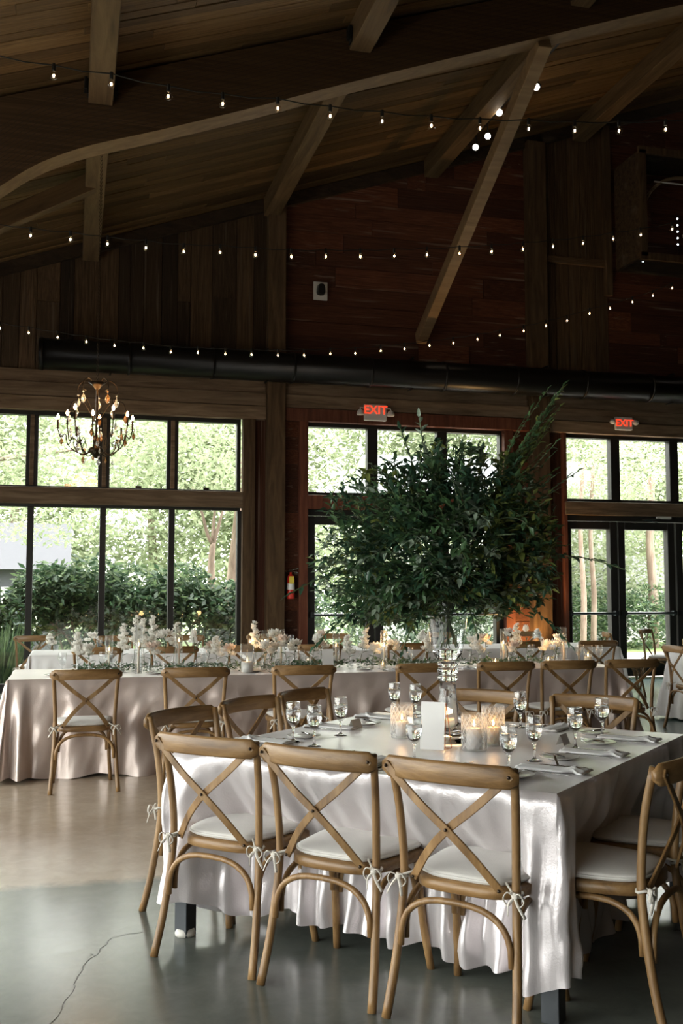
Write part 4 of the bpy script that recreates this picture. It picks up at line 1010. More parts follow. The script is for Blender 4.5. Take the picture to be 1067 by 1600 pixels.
def branch(T, n_leaf, L, W, lift=.12, mi=None, big=False, jitter=.5, start=.35, stem_r=.0022, wts=(.42, .36, .1, .12), inner=None):
    O = Vector((rn.uniform(-.05, .05), rn.uniform(-.05, .05), 0))
    if inner is not None: O = T*rn.uniform(inner, inner+.25)+Vector([rn.uniform(-.13, .13) for _ in range(3)])
    D_ = (T-O).length
    ctrl = O.lerp(T, .5)+UPV*(lift*D_+.02)+(Vector([rn.uniform(-.3, .3) for _ in range(3)])*D_ if inner is not None else Vector((0, 0, 0)))
    pts = [(O*(1-t_)**2+ctrl*2*t_*(1-t_)+T*t_*t_) for t_ in [i/14 for i in range(15)]]
    stems.tube(pts[2:], stem_r, 4, cap=False)
    if mi is None and (T.dot(CR) > .18 and rn.random() < .45): mi = rn.choice([1, 2, 2])  # yellower leaves on the right put the backlight's tint into leaf colour
    m_ = mi if mi is not None else rn.choices([0, 1, 2, 3], wts)[0]
    for i in range(n_leaf):
        t_ = start+(1-start)*(i+.5)/n_leaf; k = min(13, int(t_*14)); p_ = pts[k].lerp(pts[k+1], t_*14-k); tg = (pts[k+1]-pts[k]).normalized()
        side = tg.cross(UPV)
        if side.length < .05: side = CR.copy()
        side.normalize(); sg = 1 if i % 2 else -1
        d_ = tg*.75+side*sg*.75+Vector([rn.uniform(-jitter, jitter) for _ in range(3)])+UPV*rn.uniform(-.25, .2)
        l_ = L*rn.uniform(.7, 1.15)*(1-.25*t_); up_ = UPV+Vector([rn.uniform(-.5, .5) for _ in range(3)])
        if i == n_leaf-1: d_ = tg
        if big: bigs.append((p_, d_, up_, l_, W*l_/L, m_))
        else: fol.leaf(p_, d_, up_, l_, W*l_/L, m_, curl=rn.uniform(0, .25))
def rnd_target(front=False, rmin=.2):
    a = rn.uniform(0, 360); rr_ = extent(a)*math.sqrt(rn.uniform(rmin, 1))
    px, py = 693+rr_*math.cos(math.radians(a)), 858-rr_*math.sin(math.radians(a))*1.0
    q = rr_/extent(a); dep = .50*math.sqrt(max(0, 1-q*q*.9))
    dp = -dep*rn.uniform(.5, 1) if front else rn.uniform(-dep, dep)
    return camtgt(px, py, dp)
for _ in range(560): branch(rnd_target(), 13, .058, .027, lift=rn.uniform(-.1, .3), jitter=.8, start=.05, inner=.4, stem_r=.0015)
for _ in range(230): branch(rnd_target(True, .0), 13, .058, .028, lift=rn.uniform(-.1, .3), jitter=.8, start=.05, inner=.5, stem_r=.0015)
# fine fern fronds, low left and centre
for _ in range(70):
    a = rn.uniform(150, 330); rr_ = extent(a)*rn.uniform(.4, .95)
    T = camtgt(693+rr_*math.cos(math.radians(a)), 870-rr_*math.sin(math.radians(a)), rn.uniform(-.4, .2))
    branch(T, 40, .028, .006, lift=.1, mi=rn.choice([0, 1, 1]), jitter=.3, start=.1, stem_r=.0012, inner=.55)
# larger leaves that read one by one
for _ in range(11): branch(rnd_target(True, .1), 10, .066, .030, big=True, jitter=.5, wts=(.2, .4, .15, .25), inner=.5, start=.05)
sprays = [((880, 603), -.05, 30, .10, .3), ((862, 640), .0, 26, .1, .2), ((905, 735), -.1, 14, .05, .5), ((975, 890), -.15, 22, .22, .4), ((893, 1010), -.1, 20, .3, .5), ((655, 650), -.1, 18, .02, .5), ((625, 668), -.15, 16, .05, .5),
          ((555, 752), -.1, 12, .05, .5), ((490, 1012), -.2, 22, .28, .4), ((446, 932), -.25, 20, .25, .4), ((628, 1020), -.2, 14, .3, .5), ((745, 990), -.25, 12, .25, .5), ((505, 800), -.1, 14, .12, .5), ((870, 690), -.05, 16, .05, .4), ((530, 985), -.1, 16, .25, .4)]
for (px, py), dp, n_, lf, st in sprays:
    branch(camtgt(px, py, dp), n_, .060, .025, lift=lf, big=True, jitter=.35, start=st, mi=(1 if px > 840 and py < 760 else 0) if px != 655 else 3, stem_r=.003)
for (px, py), dp in (((872, 640), 0), ((866, 670), 0), ((878, 618), 0), ((845, 700), 0), ((850, 660), .05), ((860, 760), -.1), ((835, 800), -.2), ((820, 720), 0), ((870, 720), .05), ((850, 840), -.1), ((880, 860), -.05)):
    for k in range(3): branch(camtgt(px+rn.uniform(-22, 22), py+rn.uniform(-25, 25), dp), 20, .055, .020, mi=rn.choice([1, 2, 2]), lift=.08)  # right side sprays carry the same backlit tint in leaf colour
# the largest 290 stay single leaves
extra = bigs[290:]
for b_ in extra: fol.leaf(b_[0], b_[1], b_[2], b_[3], b_[4], b_[5])
leafdata = {}
for p_, d_, up_, l_, w_, m_ in bigs[:290]:
    if m_ not in leafdata:
        o = MB().leaf(Vector((0, 0, 0)), Vector((1, 0, 0)), UPV, 1, .4).build('leaf', lmats[m_], ar_, True); leafdata[m_] = o.data
    else:
        o = bpy.data.objects.new('leaf', leafdata[m_]); C.objects.link(o); o.parent = ar_
    d_ = d_.normalized(); a = d_.cross(up_).normalized(); u_ = a.cross(d_)
    o.matrix_local = Matrix.Translation(p_) @ Matrix((d_, -a, u_)).transposed().to_4x4() @ Matrix.Diagonal((l_, l_, l_, 1))
fo = fol.build('foliage', lmats, ar_, True); fo['kind'] = 'stuff'
so = stems.build('stems', M['stem'], ar_); so['kind'] = 'stuff'
# ================================================================ LONG TABLE DECOR
def where(px):
    cx_ = [132, 298, 463, 646, 772, 876, 980]
    for i, c_ in enumerate(cx_):
        if abs(px-c_) < 34: return 'behind the %s row chair' % ordn[i]
    for i in range(6):
        if cx_[i] < px < cx_[i+1]: return 'between the %s and %s row chairs' % (ordn[i], ordn[i+1])
    return 'left of the first row chair' if px < 132 else 'right of the seventh row chair'
def onT(px, Y):                                     # point on the long table for an image column
    r_ = ray(px, 1045); return Vector((r_.x/r_.y*Y, Y, TZ))
def bloom(b_, c, s_, seed, mi=0):
    rn_ = random.Random(seed); c = Vector(c)
    for ring, (n_, tilt, L_) in enumerate(((5, .25, .55), (6, .7, .8), (7, 1.15, 1.0))):
        for k in range(n_):
            a = 2*PI*(k+rn_.uniform(-.2, .2))/n_+ring; out_ = Vector((math.cos(a), math.sin(a), 0))
            d_ = out_*math.sin(tilt)+UPV*math.cos(tilt)+Vector((0, -.15, 0))
            b_.leaf(c-UPV*s_*.3+out_*s_*.08, d_, UPV*.2-out_, s_*L_, s_*.75, mi, fold=-.25, curl=-.2)
FLc = {}
def flower(kind, P, h, lb):
    r = empty('white_flower', P); tag(r, lb, 'flower'); rn_ = random.Random(int(P.x*1000))
    lean = Vector((rn_.uniform(-.05, .05), rn_.uniform(-.04, .02), h))
    MB().tube([(0, 0, .02), lean*.5+Vector((0, 0, 0)), lean], .0022, 5).build('stem', M['stem'], r)
    lf = MB()
    for k in range(4): lf.leaf(lean*(.35+.12*k), Vector((math.cos(k*2.4), math.sin(k*2.4), .5)), UPV, .06, .02)
    lf.build('leaf', M['leaf2'], r)
    if kind == 'rose':
        b_ = MB(); bloom(b_, (0, 0, 0), .072, rn_.random()); o = b_.build('blossom', M['petal' if rn_.random() < .75 else 'blush'], r, True); o.location = lean
        for k in range(2):
            b_ = MB(); bloom(b_, (0, 0, 0), .052, rn_.random()); o = b_.build('blossom', M['petal'], r, True); o.location = lean+Vector((rn_.uniform(-.05, .05), rn_.uniform(-.03, .03), -.03-.03*k))
    elif kind == 'tulip':
        b_ = MB()
        for k in range(6): b_.leaf(Vector((0, 0, -.02)), Vector((math.cos(k*1.05)*.35, math.sin(k*1.05)*.35, 1)), Vector((-math.cos(k*1.05), -math.sin(k*1.05), .1)), .075, .046, fold=-.3, curl=-.12)
        o = b_.build('blossom', M['petal'], r, True); o.location = lean
    else:                                            # stock / delphinium spike
        for k in range(9):
            b_ = MB(); s_ = .055*(1-.055*k); bloom(b_, (0, 0, 0), s_, k+rn_.random())
            o = b_.build('blossom', M['petal'], r, True); a = k*2.4
            o.location = lean*(.52+.06*k)+Vector((math.cos(a), math.sin(a), 0))*.024*(1-.08*k); o.rotation_euler = (rn_.uniform(-.5, .5), rn_.uniform(-.5, .5), 0)
    return r
def budvase(P, lb):
    def mk():
        r = empty('bud_vase'); MB().lathe_open([(.0, 0), (.022, 0), (.024, .02), (.016, .07), (.011, .10), (.014, .125)], 14).build('glass', M['clear'], r, True)
        MB().lathe([(0, .003), (.020, .003), (.021, .02), (.014, .068), (0, .068)], 12).build('water', M['clear'], r, True); return r
    o = copy_or_make(CA, 'bud', mk, P); tag(o, lb, 'vase', 'bud vases along the long table'); return o
fl_ = [(122, 8.75, 'stock', .33), (140, 8.95, 'rose', .22), (190, 8.8, 'stock', .40), (208, 9.0, 'stock', .46), (226, 8.75, 'stock', .44), (243, 8.95, 'stock', .46), (257, 8.7, 'rose', .34), (270, 9.05, 'stock', .40),
       (234, 8.62, 'rose', .24), (216, 8.85, 'rose', .3), (306, 8.75, 'tulip', .31), (322, 9.0, 'rose', .22), (340, 8.7, 'stock', .29), (355, 8.95, 'rose', .2), (401, 8.85, 'stock', .41), (412, 8.7, 'rose', .24), (424, 9.0, 'rose', .32), (431, 8.75, 'rose', .22), (450, 8.75, 'rose', .28), (460, 8.95, 'rose', .23), (486, 8.8, 'tulip', .25), (505, 9.0, 'rose', .22),
       (548, 8.75, 'stock', .28), (562, 8.95, 'stock', .34), (580, 8.8, 'rose', .2), (618, 8.95, 'rose', .22), (664, 8.85, 'stock', .3), (735, 8.9, 'rose', .24), (750, 8.7, 'stock', .28), (762, 8.95, 'rose', .26), (796, 8.7, 'rose', .2), (806, 8.9, 'stock', .37), (824, 8.75, 'tulip', .32), (846, 8.95, 'rose', .2), (866, 8.75, 'rose', .26), (872, 8.95, 'rose', .2)]
kinds = {'stock': 'tall white flower spike', 'rose': 'white rose cluster', 'tulip': 'single white tulip'}
seen = {}
qual = ['', ', second one', ', third one', ', fourth one', ', fifth one', ', sixth one', ', seventh one', ', eighth one', ', ninth one']
for px, Y, kd, h in fl_:
    P = onT(px, Y); b0 = kinds[kd]+' on long table '+where(px); k = seen.get(b0, 0); seen[b0] = k+1
    flower(kd, P, h, b0+qual[k])
    b0 = 'small clear bud vase on long table '+where(px); k = seen.get(b0, 0); seen[b0] = k+1
    if abs(px-228) > 3: budvase(P, b0+qual[k])
def taper(px, Y, H, lb, ch=.55):
    P = onT(px, Y); r = empty('glass_cylinder', P); tag(r, 'tall slim glass cylinder '+lb, 'candle holder', 'glass cylinders on the long table')
    MB().lathe_open([(0, .004), (.031, .004), (.031, H), (.0295, H), (.0295, .01)], 18).build('glass', M['clear'], r, True)
    c_ = empty('taper_candle', P+Vector((0, 0, .006))); tag(c_, 'lit ivory taper candle in the cylinder '+lb, 'candle', 'taper candles on the long table')
    MB().lathe([(0, 0), (.0105, 0), (.009, H*ch), (0, H*ch)], 10).build('wax', M['wax'], c_, True); flame(c_, H*ch, 1.2)
for i, (px, Y, H) in enumerate(((216, 8.6, .40), (279, 8.9, .38), (414, 8.85, .34), (439, 9.0, .34), (525, 9.0, .33), (600, 8.75, .33), (787, 8.85, .33), (881, 8.9, .34), (170, 9.1, .3))):
    b0 = where(px); k = seen.get(('t', b0), 0); seen[('t', b0)] = k+1; taper(px, Y, H, b0+(', right one' if k else ''), random.uniform(.5, .68))
def pillar(px, Y, rad, H, wr, wh, lb, m='waxw', e=.3):
    P = onT(px, Y); r = empty('hurricane_glass', P); tag(r, lb+' glass on the long table '+where(px), 'candle holder')
    MB().lathe_open([(0, .003), (rad, .003), (rad*1.03, H), (rad, H), (rad*.96, .008)], 20).build('glass', M['clear'], r, True)
    c_ = empty('pillar_candle', P+Vector((0, 0, .006))); tag(c_, 'lit pillar candle inside '+lb+' glass '+where(px), 'candle')
    MB().lathe([(0, 0), (wr, 0), (wr, wh), (0, wh-.004)], 16).build('wax', M[m], c_, True); flame(c_, wh, 1.2)
pillar(386, 8.52, .056, .24, .050, .085, 'wide hurricane'); pillar(598, 8.55, .03, .08, .024, .035, 'small votive', 'blush' if False else 'wax'); pillar(857, 8.7, .03, .08, .024, .035, 'small round votive', 'wax')
pillar(919, 8.6, .04, .18, .034, .07, 'narrow hurricane', 'wax'); pillar(481, 8.95, .03, .1, .024, .04, 'little votive', 'wax'); pillar(774, 8.6, .03, .08, .024, .035, 'low votive', 'wax')
for i in range(5): candle_light(onT((386, 598, 774, 857, 919)[i], 8.8)+Vector((0, 0, .22)), 1.0, .05)
for px, Y in ((97, 8.75), (160, 8.8), (176, 8.9), (318, 8.85), (470, 8.65), (505, 8.8), (640, 8.8), (700, 8.7), (936, 8.7), (905, 8.85), (830, 9.0)):
    P = onT(px, Y); o = copy_or_make(CA, 'gobf', goblet_far, P); b0 = 'water goblet on long table '+where(px); k = seen.get(b0, 0); seen[b0] = k+1; tag(o, b0+qual[k], 'glass', 'water goblets on the long table')
# greenery runner: one garland
ga = MB(); rn = random.Random(4)
for i in range(2600):
    x_ = rn.uniform(.05, 4.35); y_ = 8.85+rn.gauss(0, .10)+.08*math.sin(x_*3); dens = .5+.5*math.sin(x_*7)
    if rn.random() > .45+.55*dens: continue
    ga.leaf(Vector((x_, y_, TZ+rn.uniform(.005, .055))), Vector((rn.uniform(-1, 1), rn.uniform(-1, 1), rn.uniform(-.1, .5))), UPV+Vector((rn.uniform(-.5, .5), rn.uniform(-.5, .5), 0)), rn.uniform(.04, .065), .019, rn.choice([0, 1, 1, 3]))
ga = ga.build('greenery_garland', lmats, None, True); tag(ga, 'loose leafy greenery runner lying along the long table', 'garland', None, 'stuff')
for i, x_ in enumerate(rowx):
    setting(Vector((x_-.03, TY, TZ)), PI/2, 'at the %s row chair' % ordn[i], 'place settings on the long table')
mc = empty('menu_card', onT(512, 8.62), .1); tag(mc, 'upright white menu card with grey script on the long table', 'card')
Rt = Matrix.Rotation(-.12, 3, 'X'); MB().box((0, 0, .09), (.10, .004, .18), Rt).build('card', M['paper'], mc)
MB().box((0, .04, .02), (.06, .06, .005), Matrix.Rotation(.6, 3, 'X')).build('stand', M['clear'], mc)
sc_ = MB()
for k, (w_, z_) in enumerate(((.05, .145), (.065, .125), (.06, .095), (.045, .08), (.06, .06), (.05, .045))):
    pts = [Rt @ Vector((-w_/2+w_*i/16, -.004, z_+.005*math.sin(i*2.1+k))) for i in range(17)]; sc_.tube(pts, .0012, 4)
sc_.build('script', M['ink'], mc)
# far table decor
for i, (px, kd) in enumerate(((84, 'stock'), (140, 'rose'), (233, 'rose'), (300, 'stock'), (505, 'rose'), (655, 'stock'), (790, 'rose'), (842, 'stock'))):
    r_ = ray(px, 1000); P = Vector((r_.x/r_.y*11.9, 11.9, TZ)); flower(kd, P, .2, kinds[kd]+' on the far long table, number %s from the left' % (ordn+['eighth'])[i])
for i, px in enumerate((155, 168, 340, 455, 548, 735, 836)):
    r_ = ray(px, 1000); P = Vector((r_.x/r_.y*11.7, 11.7, TZ)); o = copy_or_make(CA, 'gobf', goblet_far, P); tag(o, 'water goblet on the far long table, %s from the left' % ordn[i], 'glass', 'water goblets on the far table')
# ================================================================ CHANDELIER
ch = empty('chandelier', (.235, 11.0, 2.98)); tag(ch, 'bronze chandelier with candle bulbs and amber crystal drops by left window', 'chandelier')
MB().lathe([(0, -.14), (.02, -.13), (.05, -.09), (.085, -.06), (.07, -.03), (.02, 0), (.014, .1), (.012, .62), (.03, .64), (.02, .66)], 16).build('stem', M['bronze'], ch, True)
MB().lathe([(.02, .60), (.05, .64), (.09, .67), (.05, .66), (.02, .68)], 12).build('crown_cup', M['bronze'], ch, True)
zr_ = roofz(.38)-.3-2.98
cn = MB(); z_ = .66
while z_ < zr_:
    cn.tube([(0, 0, z_), (.012, 0, z_+.02), (0, 0, z_+.045), (-.012, 0, z_+.02), (0, 0, z_)], .003, 5); z_ += .042
cn.build('chain', M['bronze'], ch)
arm_me = None; rn = random.Random(9)
def drop(parent, loc, s_, m):
    o = MB().lathe([(0, -.06*s_), (.012*s_, -.045*s_), (.019*s_, -.025*s_), (.010*s_, 0), (.002*s_, .014*s_), (0, .018*s_)], 8).ball((0, 0, .03*s_), .008*s_, 6, 4).build('crystal_drop', M[m], parent, False); o.location = loc; return o
for k in range(10):
    a = 2*PI*k/10+.2; R_ = .40 if k % 2 else .33; zt_ = .36 if k % 2 == 0 else .28
    d_ = Vector((math.cos(a), math.sin(a), 0)); U = Vector((0, 0, 1))
    pts = bez([d_*.04-U*.05, d_*.15-U*.10, d_*(R_*.72)-U*.02, d_*(R_*.8)+U*.10, d_*(R_*.92)+U*.06, d_*R_+U*(zt_-.13)], 4)
    am = MB().tube(pts, .006, 6).build('arm', M['bronze'], ch, True)
    MB().tube(bez([d_*(R_*.72)-U*.02, d_*(R_*.62)+U*.06, d_*(R_*.5)+U*.03, d_*(R_*.52)-U*.01], 3), .004, 5).build('scroll', M['bronze'], am, True)
    cs_ = MB().lathe([(.0, 0), (.026, .008), (.01, .012), (.011, .10), (0, .10)], 10).build('candle_sleeve', M['bronze'], ch, True); cs_.location = d_*R_+U*(zt_-.13)
    fb = MB().lathe([(.006, 0), (.014, .018), (.015, .03), (.006, .055), (0, .065)], 10).build('bulb', M['bulb'], cs_, True); fb.location = (0, 0, .10)
    for q in range(2): drop(ch, d_*R_*(.97-.12*q)+U*(zt_-.17-.06*q)+Vector((rn.uniform(-.03, .03), rn.uniform(-.03, .03), 0)), rn.uniform(.8, 1.3), rn.choice(['crystaldrop', 'amberdrop']))
    # upper scrolls
    if k % 2 == 0:
        pts = bez([d_*.02+U*.62, d_*.12+U*.70, d_*.20+U*.66, d_*.22+U*.58, d_*.17+U*.56], 4); MB().tube(pts, .005, 5).build('scroll', M['bronze'], ch, True)
        drop(ch, d_*.21+U*.50, 1.4, rn.choice(['crystaldrop', 'amberdrop']))
        pts = bez([d_*.02+U*.25, d_*.15+U*.46, d_*.27+U*.48, d_*.31+U*.40], 4); MB().tube(pts, .005, 5).build('scroll', M['bronze'], ch, True)
        drop(ch, d_*.31+U*.33, 1.3, rn.choice(['crystaldrop', 'amberdrop']))
for k in range(16):
    a = rn.uniform(0, 6.28); rr_ = rn.uniform(.05, .25); drop(ch, (math.cos(a)*rr_, math.sin(a)*rr_, rn.uniform(-.17, .1)), rn.uniform(.7, 1.2), rn.choice(['crystaldrop', 'crystaldrop', 'amberdrop']))
candle_light(Vector((.235, 11.0, 3.5)), 12, .25)
# uplight washing the boards between the doors
ul = empty('uplight', (7.12, 15.05, 0)); tag(ul, 'small floor uplight washing the red boards orange between the doors', 'lamp')
MB().box((0, 0, .03), (.2, .14, .05)).lathe([(.06, .05), (.07, .09), (.075, .16), (.06, .16), (.05, .1)], 14).build('can', M['black'], ul)
MB().lathe([(0, .12), (.05, .12)], 12).build('lens', M['bulb'], ul)
L_ = bpy.data.lights.new('uplight_beam', 'SPOT'); L_.energy = 190; L_.color = (1, .58, .22); L_.spot_size = 1.5; L_.spot_blend = .8; L_.shadow_soft_size = .06
lo_ = bpy.data.objects.new('uplight_beam', L_); C.objects.link(lo_); lo_.location = (7.12, 15.0, .2); lo_.rotation_euler = (PI-.22, 0, 0)
# ================================================================ OUTSIDE
m, n, l, b = newmat('lawn'); tc = n.new('ShaderNodeTexCoord'); nz = n.new('ShaderNodeTexNoise'); nz.inputs['Scale'].default_value = 3; nz.inputs['Detail'].default_value = 10
l.new(tc.outputs['Object'], nz.inputs['Vector']); r_ = ramp(n, [(.3, (.10, .16, .05)), (.7, (.22, .28, .10))]); l.new(nz.outputs['Fac'], r_.inputs[0]); l.new(r_.outputs[0], b.inputs['Base Color']); b.inputs['Roughness'].default_value = .9
g_ = MB().box((5, 45, -.30), (140, 58.6, .2)).build('lawn', m); g_['kind'] = 'structure'
gr_ = mat('pale_gravel', (.55, .53, .49), .9)
o = MB().box((11, 20.0, -.17), (16, 7.5, .08)).build('driveway', gr_); o['kind'] = 'structure'
o = MB().box((-30, 0, -.30), (46, 40, .2)).build('unseen_side_ground', mat('dim_bounce_ground', (.11, .105, .10), .9)); o['kind'] = 'structure'  # unseen ground, made dark to cut light bounced onto the ceiling
hl = [leafmat('hedge_leaf', (.045, .085, .045), .35, .5, .4), leafmat('hedge_leaf_light', (.13, .19, .09), .4, .5, .3)]
tlm = [leafmat('tree_leaf', (.27, .32, .19), .5, .6, .2), leafmat('tree_leaf_pale', (.40, .44, .29), .5, .6, .15)]
bark = wood('bark', (.16, .11, .085), (.27, .20, .16), (.38, .30, .25), (6, 6, 1), .9, .1, .6)
def leafcloud(b_, c, r_, n_, L, mi=(0, 1), rn_=random, shell=.5):
    for _ in range(n_):
        while True:
            v = Vector((rn_.uniform(-1, 1), rn_.uniform(-1, 1), rn_.uniform(-1, 1)))
            if v.length < 1: break
        if shell and v.length > .01: v = v.normalized()*(v.length**shell)
        p_ = Vector((c[0]+v.x*r_[0], c[1]+v.y*r_[1], c[2]+v.z*r_[2]))
        d_ = Vector((rn_.uniform(-1, 1), rn_.uniform(-1, 1), rn_.uniform(-.8, .5))).normalized(); a = d_.cross(Vector((rn_.uniform(-1, 1), rn_.uniform(-1, 1), 1))).normalized()
        l_ = L*rn_.uniform(.6, 1.2)
        b_.add([p_, p_+d_*l_*.5+a*l_*.2, p_+d_*l_, p_+d_*l_*.5-a*l_*.2], [(0, 1, 2, 3)], rn_.choice(mi))
rn = random.Random(33)
for k, (x0, lb) in enumerate(((-2.0, 'broad leafy green shrub outside far left window panes'), (-.1, 'leafy green shrub outside the second window pane'), (1.6, 'leafy green shrub outside the third window pane'), (3.4, 'lower leafy shrub outside by the window jamb'))):
    r = empty('shrub', (x0, 18.6, -.2)); tag(r, lb, 'shrub', 'hedge shrubs outside the left window')
    b_ = MB()
    for q in range(9): leafcloud(b_, (rn.uniform(-.75, .75), rn.uniform(-.3, .3), 1.45+rn.uniform(-.5, .4)-(.4 if k == 3 else 0)), (.6, .5, .48), 620, .17, (0, 0, 1), rn)
    f_ = b_.build('foliage', hl, r); f_['kind'] = 'stuff'
    st = MB()
    for q in range(9): st.tube(bez([(rn.uniform(-.6, .6), rn.uniform(-.2, .2), 0), (rn.uniform(-.7, .7), rn.uniform(-.2, .2), .6), (rn.uniform(-.9, .9), rn.uniform(-.2, .2), 1.4)], 3), .018, 5)
    st.build('stems', bark, r)['kind'] = 'stuff'
# ornamental grasses by the glass
for k, (x0, y0, lb) in enumerate(((-1.1, 16.6, 'tuft of tall pale grass just outside left window corner'), (-.2, 16.9, 'yellow green grass tuft outside behind the pale chair'), (.9, 17.0, 'grass tuft outside low in the second pane'), (1.9, 17.1, 'grass tuft outside low in the third pane'))):
    b_ = MB()
    for q in range(420):
        a = rn.uniform(0, 6.28); R_ = rn.uniform(0, .3); base = Vector((math.cos(a)*R_, math.sin(a)*R_, 0)); h_ = rn.uniform(.4, 1.0)*(1.25 if k == 0 else .8)
        tip = base+Vector((math.cos(a)*rn.uniform(.05, .4), math.sin(a)*rn.uniform(.05, .4), h_)); mid = base.lerp(tip, .55)+UPV*.12; sd = Vector((-math.sin(a), math.cos(a), 0))*.006
        b_.add([base-sd, base+sd, mid+sd, tip, mid-sd], [(0, 1, 2, 3, 4)], rn.choice((0, 1, 1)))
    o = b_.build('grass_tuft', hl, None, False, (x0, y0, -.2)); tag(o, lb, 'grass', 'grass tufts outside the left window', 'stuff')
def tree(loc, trunk, clouds, n_, L, lb, limbs=(), tr=.14, group='trees outside'):
    r = empty('tree', loc); tag(r, lb, 'tree', group)
    rad = [tr*(1-.6*i/(len(trunk)*4)) for i in range((len(trunk)-1)*4+1)]
    MB().tube(bez(trunk, 4), rad, 10).build('trunk', bark, r, True)
    for lm in limbs: MB().tube(bez(lm, 4), [tr*.5*(1-.7*i/((len(lm)-1)*4)) for i in range((len(lm)-1)*4+1)], 7).build('limb', bark, r, True)
    b_ = MB()
    for c_, rd in clouds: leafcloud(b_, c_, rd, n_, L, (0, 1), rn, .6)
    b_.build('crown', tlm, r)['kind'] = 'stuff'
# tree just beyond the window with the reddish forked trunk
T0 = Vector((3.15, 21.5, -.2))
def w2(px, py, Y): return ony(px, py, Y)-T0
tree(T0, [w2(352, 1010, 21.5), w2(358, 940, 21.5), w2(364, 880, 21.5), w2(372, 800, 21.6), w2(378, 720, 21.8)],
     [((-1.5, 0, 4.2), (2.6, 1.6, 1.1)), ((1.5, .5, 5.0), (2.6, 1.5, 1.2)), ((-3.5, 1, 3.3), (2.0, 1.2, .7))], 1500, .16, 'slim leaning tree outside the fourth window pane', [], .13)
T0 = Vector((2.7, 20.6, -.2))
tree(T0, [w2(335, 1000, 20.6), w2(331, 930, 20.6), w2(330, 880, 20.6), w2(333, 848, 20.6)],
     [((.2, 0, 4.6), (1.6, 1.2, .9)), ((-1.6, .3, 4.9), (1.5, 1.2, .8))], 1300, .15, 'forked reddish tree outside the fourth window pane',
     [[w2(333, 850, 20.6), w2(342, 820, 20.6), w2(350, 790, 20.7)], [w2(332, 850, 20.6), w2(324, 835, 20.6), w2(315, 800, 20.7), w2(300, 760, 21)], [w2(333, 845, 20.6), w2(334, 815, 20.6), w2(338, 780, 20.6)]], .10)
T0 = Vector((-3.6, 20, -.2))
tree(T0, [(0, 0, 0), (.1, 0, 1.8), (.3, 0, 3.6)], [((1.5, 0, 4.2), (2.0, 1.2, .8)), ((3.5, .3, 3.9), (2.0, 1.2, .6)), ((.2, 0, 5.0), (2.0, 1.2, .9))], 1400, .15, 'tree reaching branches over the far left window panes',
     [[(.1, 0, 2.6), (1.6, 0, 3.3), (3.4, .2, 3.5)], [(.2, 0, 3), (1.8, .2, 4), (3.8, .2, 4.4)]])
wd_ = ['behind the left window', 'behind the chandelier', 'behind the window post', 'behind the exit sign', 'behind the greenery', 'behind the centre door', 'right of the greenery', 'behind the right door', 'at the far right', 'beyond the far right']
for k in range(10):
    x0 = -6+k*4.2; y0 = 34+rn.uniform(-2, 3); s_ = rn.uniform(.9, 1.15)
    cl_ = [((rn.uniform(-2.6, 2.6), rn.uniform(-1.2, 1.2), rn.uniform(1.2, 8.8)), (2.4*s_, 1.8, 1.8)) for _ in range(12)]
    tree((x0, y0, -.2), [(0, 0, 0), (.2, 0, 2), (.1, 0, 5)], cl_, 1300, .30, 'pale leafy background tree '+wd_[k], [], .2)
for k, (px, Y, lb) in enumerate(((910, 25, 'tree trunk seen through the first right door pane'), (926, 26, 'second slim trunk through the first right door pane'), (1019, 27, 'pale thick trunk seen through the second right door pane'))):
    T0 = ony(px, 960, Y); T0.z = -.2
    tree(T0, [(0, 0, 0), (.05, 0, 1.6), (-.02, 0, 3.2), (.1, 0, 5.2)], [((0, 0, 5.0), (2.2, 1.5, 1.3)), ((-1.4, .5, 4.2), (1.3, 1, .8))], 1500, .17, lb, [], .09 if k < 2 else .17, 'trees beyond the driveway')
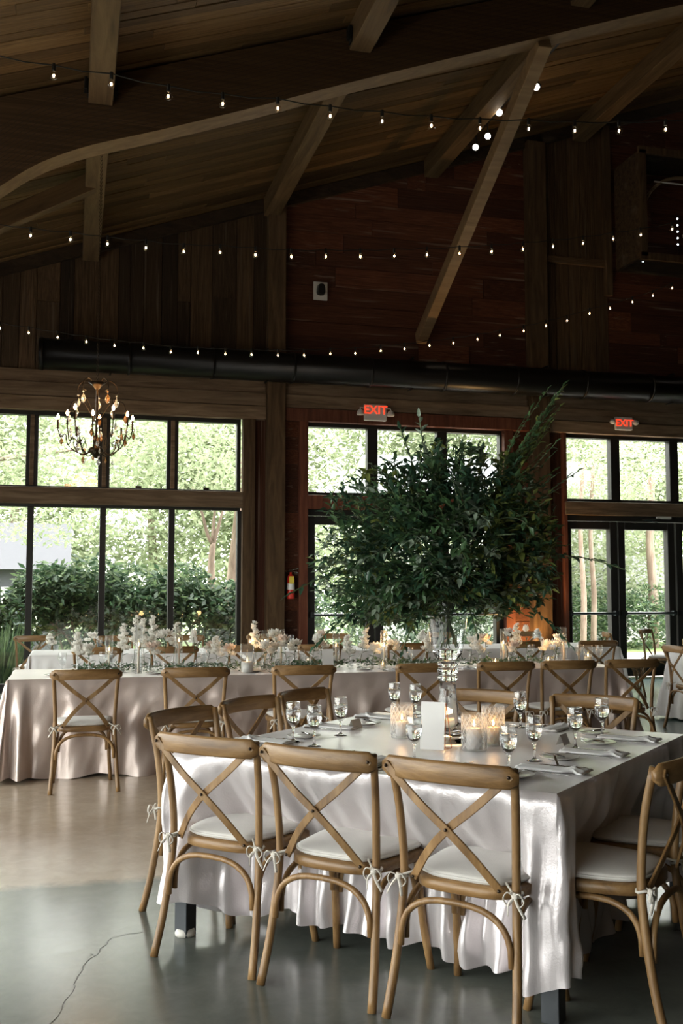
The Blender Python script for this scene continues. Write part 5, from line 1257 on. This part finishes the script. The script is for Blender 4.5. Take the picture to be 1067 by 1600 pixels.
for k, (px, Y) in enumerate(((890, 27), (940, 28), (990, 26.5), (1045, 27.5), (520, 24), (610, 25), (700, 26), (760, 25))):
    T0 = ony(px, 960, Y); T0.z = -.2; r = empty('shrub', T0); tag(r, 'rounded green shrub beyond the driveway, %s from the left' % ['fifth', 'sixth', 'seventh', 'last', 'first', 'second', 'third', 'fourth'][k], 'shrub', 'shrubs beyond the driveway')
    b_ = MB(); leafcloud(b_, (0, 0, .8), (1.1, .8, .8), 1500, .16, (0, 1), rn, .5); leafcloud(b_, (.6, .2, 1.3), (.8, .6, .6), 700, .16, (0, 1), rn, .5); leafcloud(b_, (0, 1.2, 2.6), (1.7, .8, 1.5), 1500, .2, (2, 3), rn, .6)
    b_.build('foliage', hl+tlm, r)['kind'] = 'stuff'
def house(loc, L, W, H, lb, wall_c, roof_c, ridge=1.2):
    r = empty('house', loc); tag(r, lb, 'building')
    MB().box((0, 0, H/2), (L, W, H)).build('wall', mat('house_wall', wall_c, .8), r)
    MB().add([(-L/2-.3, -W/2-.3, H), (L/2+.3, -W/2-.3, H), (L/2+.3, W/2+.3, H), (-L/2-.3, W/2+.3, H), (-L/2-.3, 0, H+ridge), (L/2+.3, 0, H+ridge)],
             [(0, 1, 5, 4), (2, 3, 4, 5), (0, 4, 3), (1, 2, 5), (3, 2, 1, 0)]).build('roof', mat('house_roof', roof_c, .8), r)
    for x_ in (-L*.3, 0, L*.3):
        f_ = MB().box((x_, -W/2-.02, H*.55), (.9, .08, 1.1)).build('window', M['paper'], r)
        MB().box((x_, -W/2-.07, H*.55), (.74, .02, .94)).build('pane', mat('house_pane', (.1, .12, .13), .1), f_)
P = ony(28, 860, 29); house((P.x-1.2, 29, -.2), 4.6, 4, 2.2, 'grey house with pale roof beyond the hedge', (.045, .047, .056), (.07, .07, .08), 1.3)
P = ony(1010, 930, 32); house((P.x+2, 32, -.2), 8, 4, 1.9, 'white low building with dark roof beyond right doors', (.7, .68, .64), (.14, .14, .14), 1.0)
P = ony(740, 715, 31); house((P.x, 31, -.2), 7, 4, 4.6, 'pale two storey building behind the centre doors', (.62, .62, .62), (.30, .31, .33), 1.4)
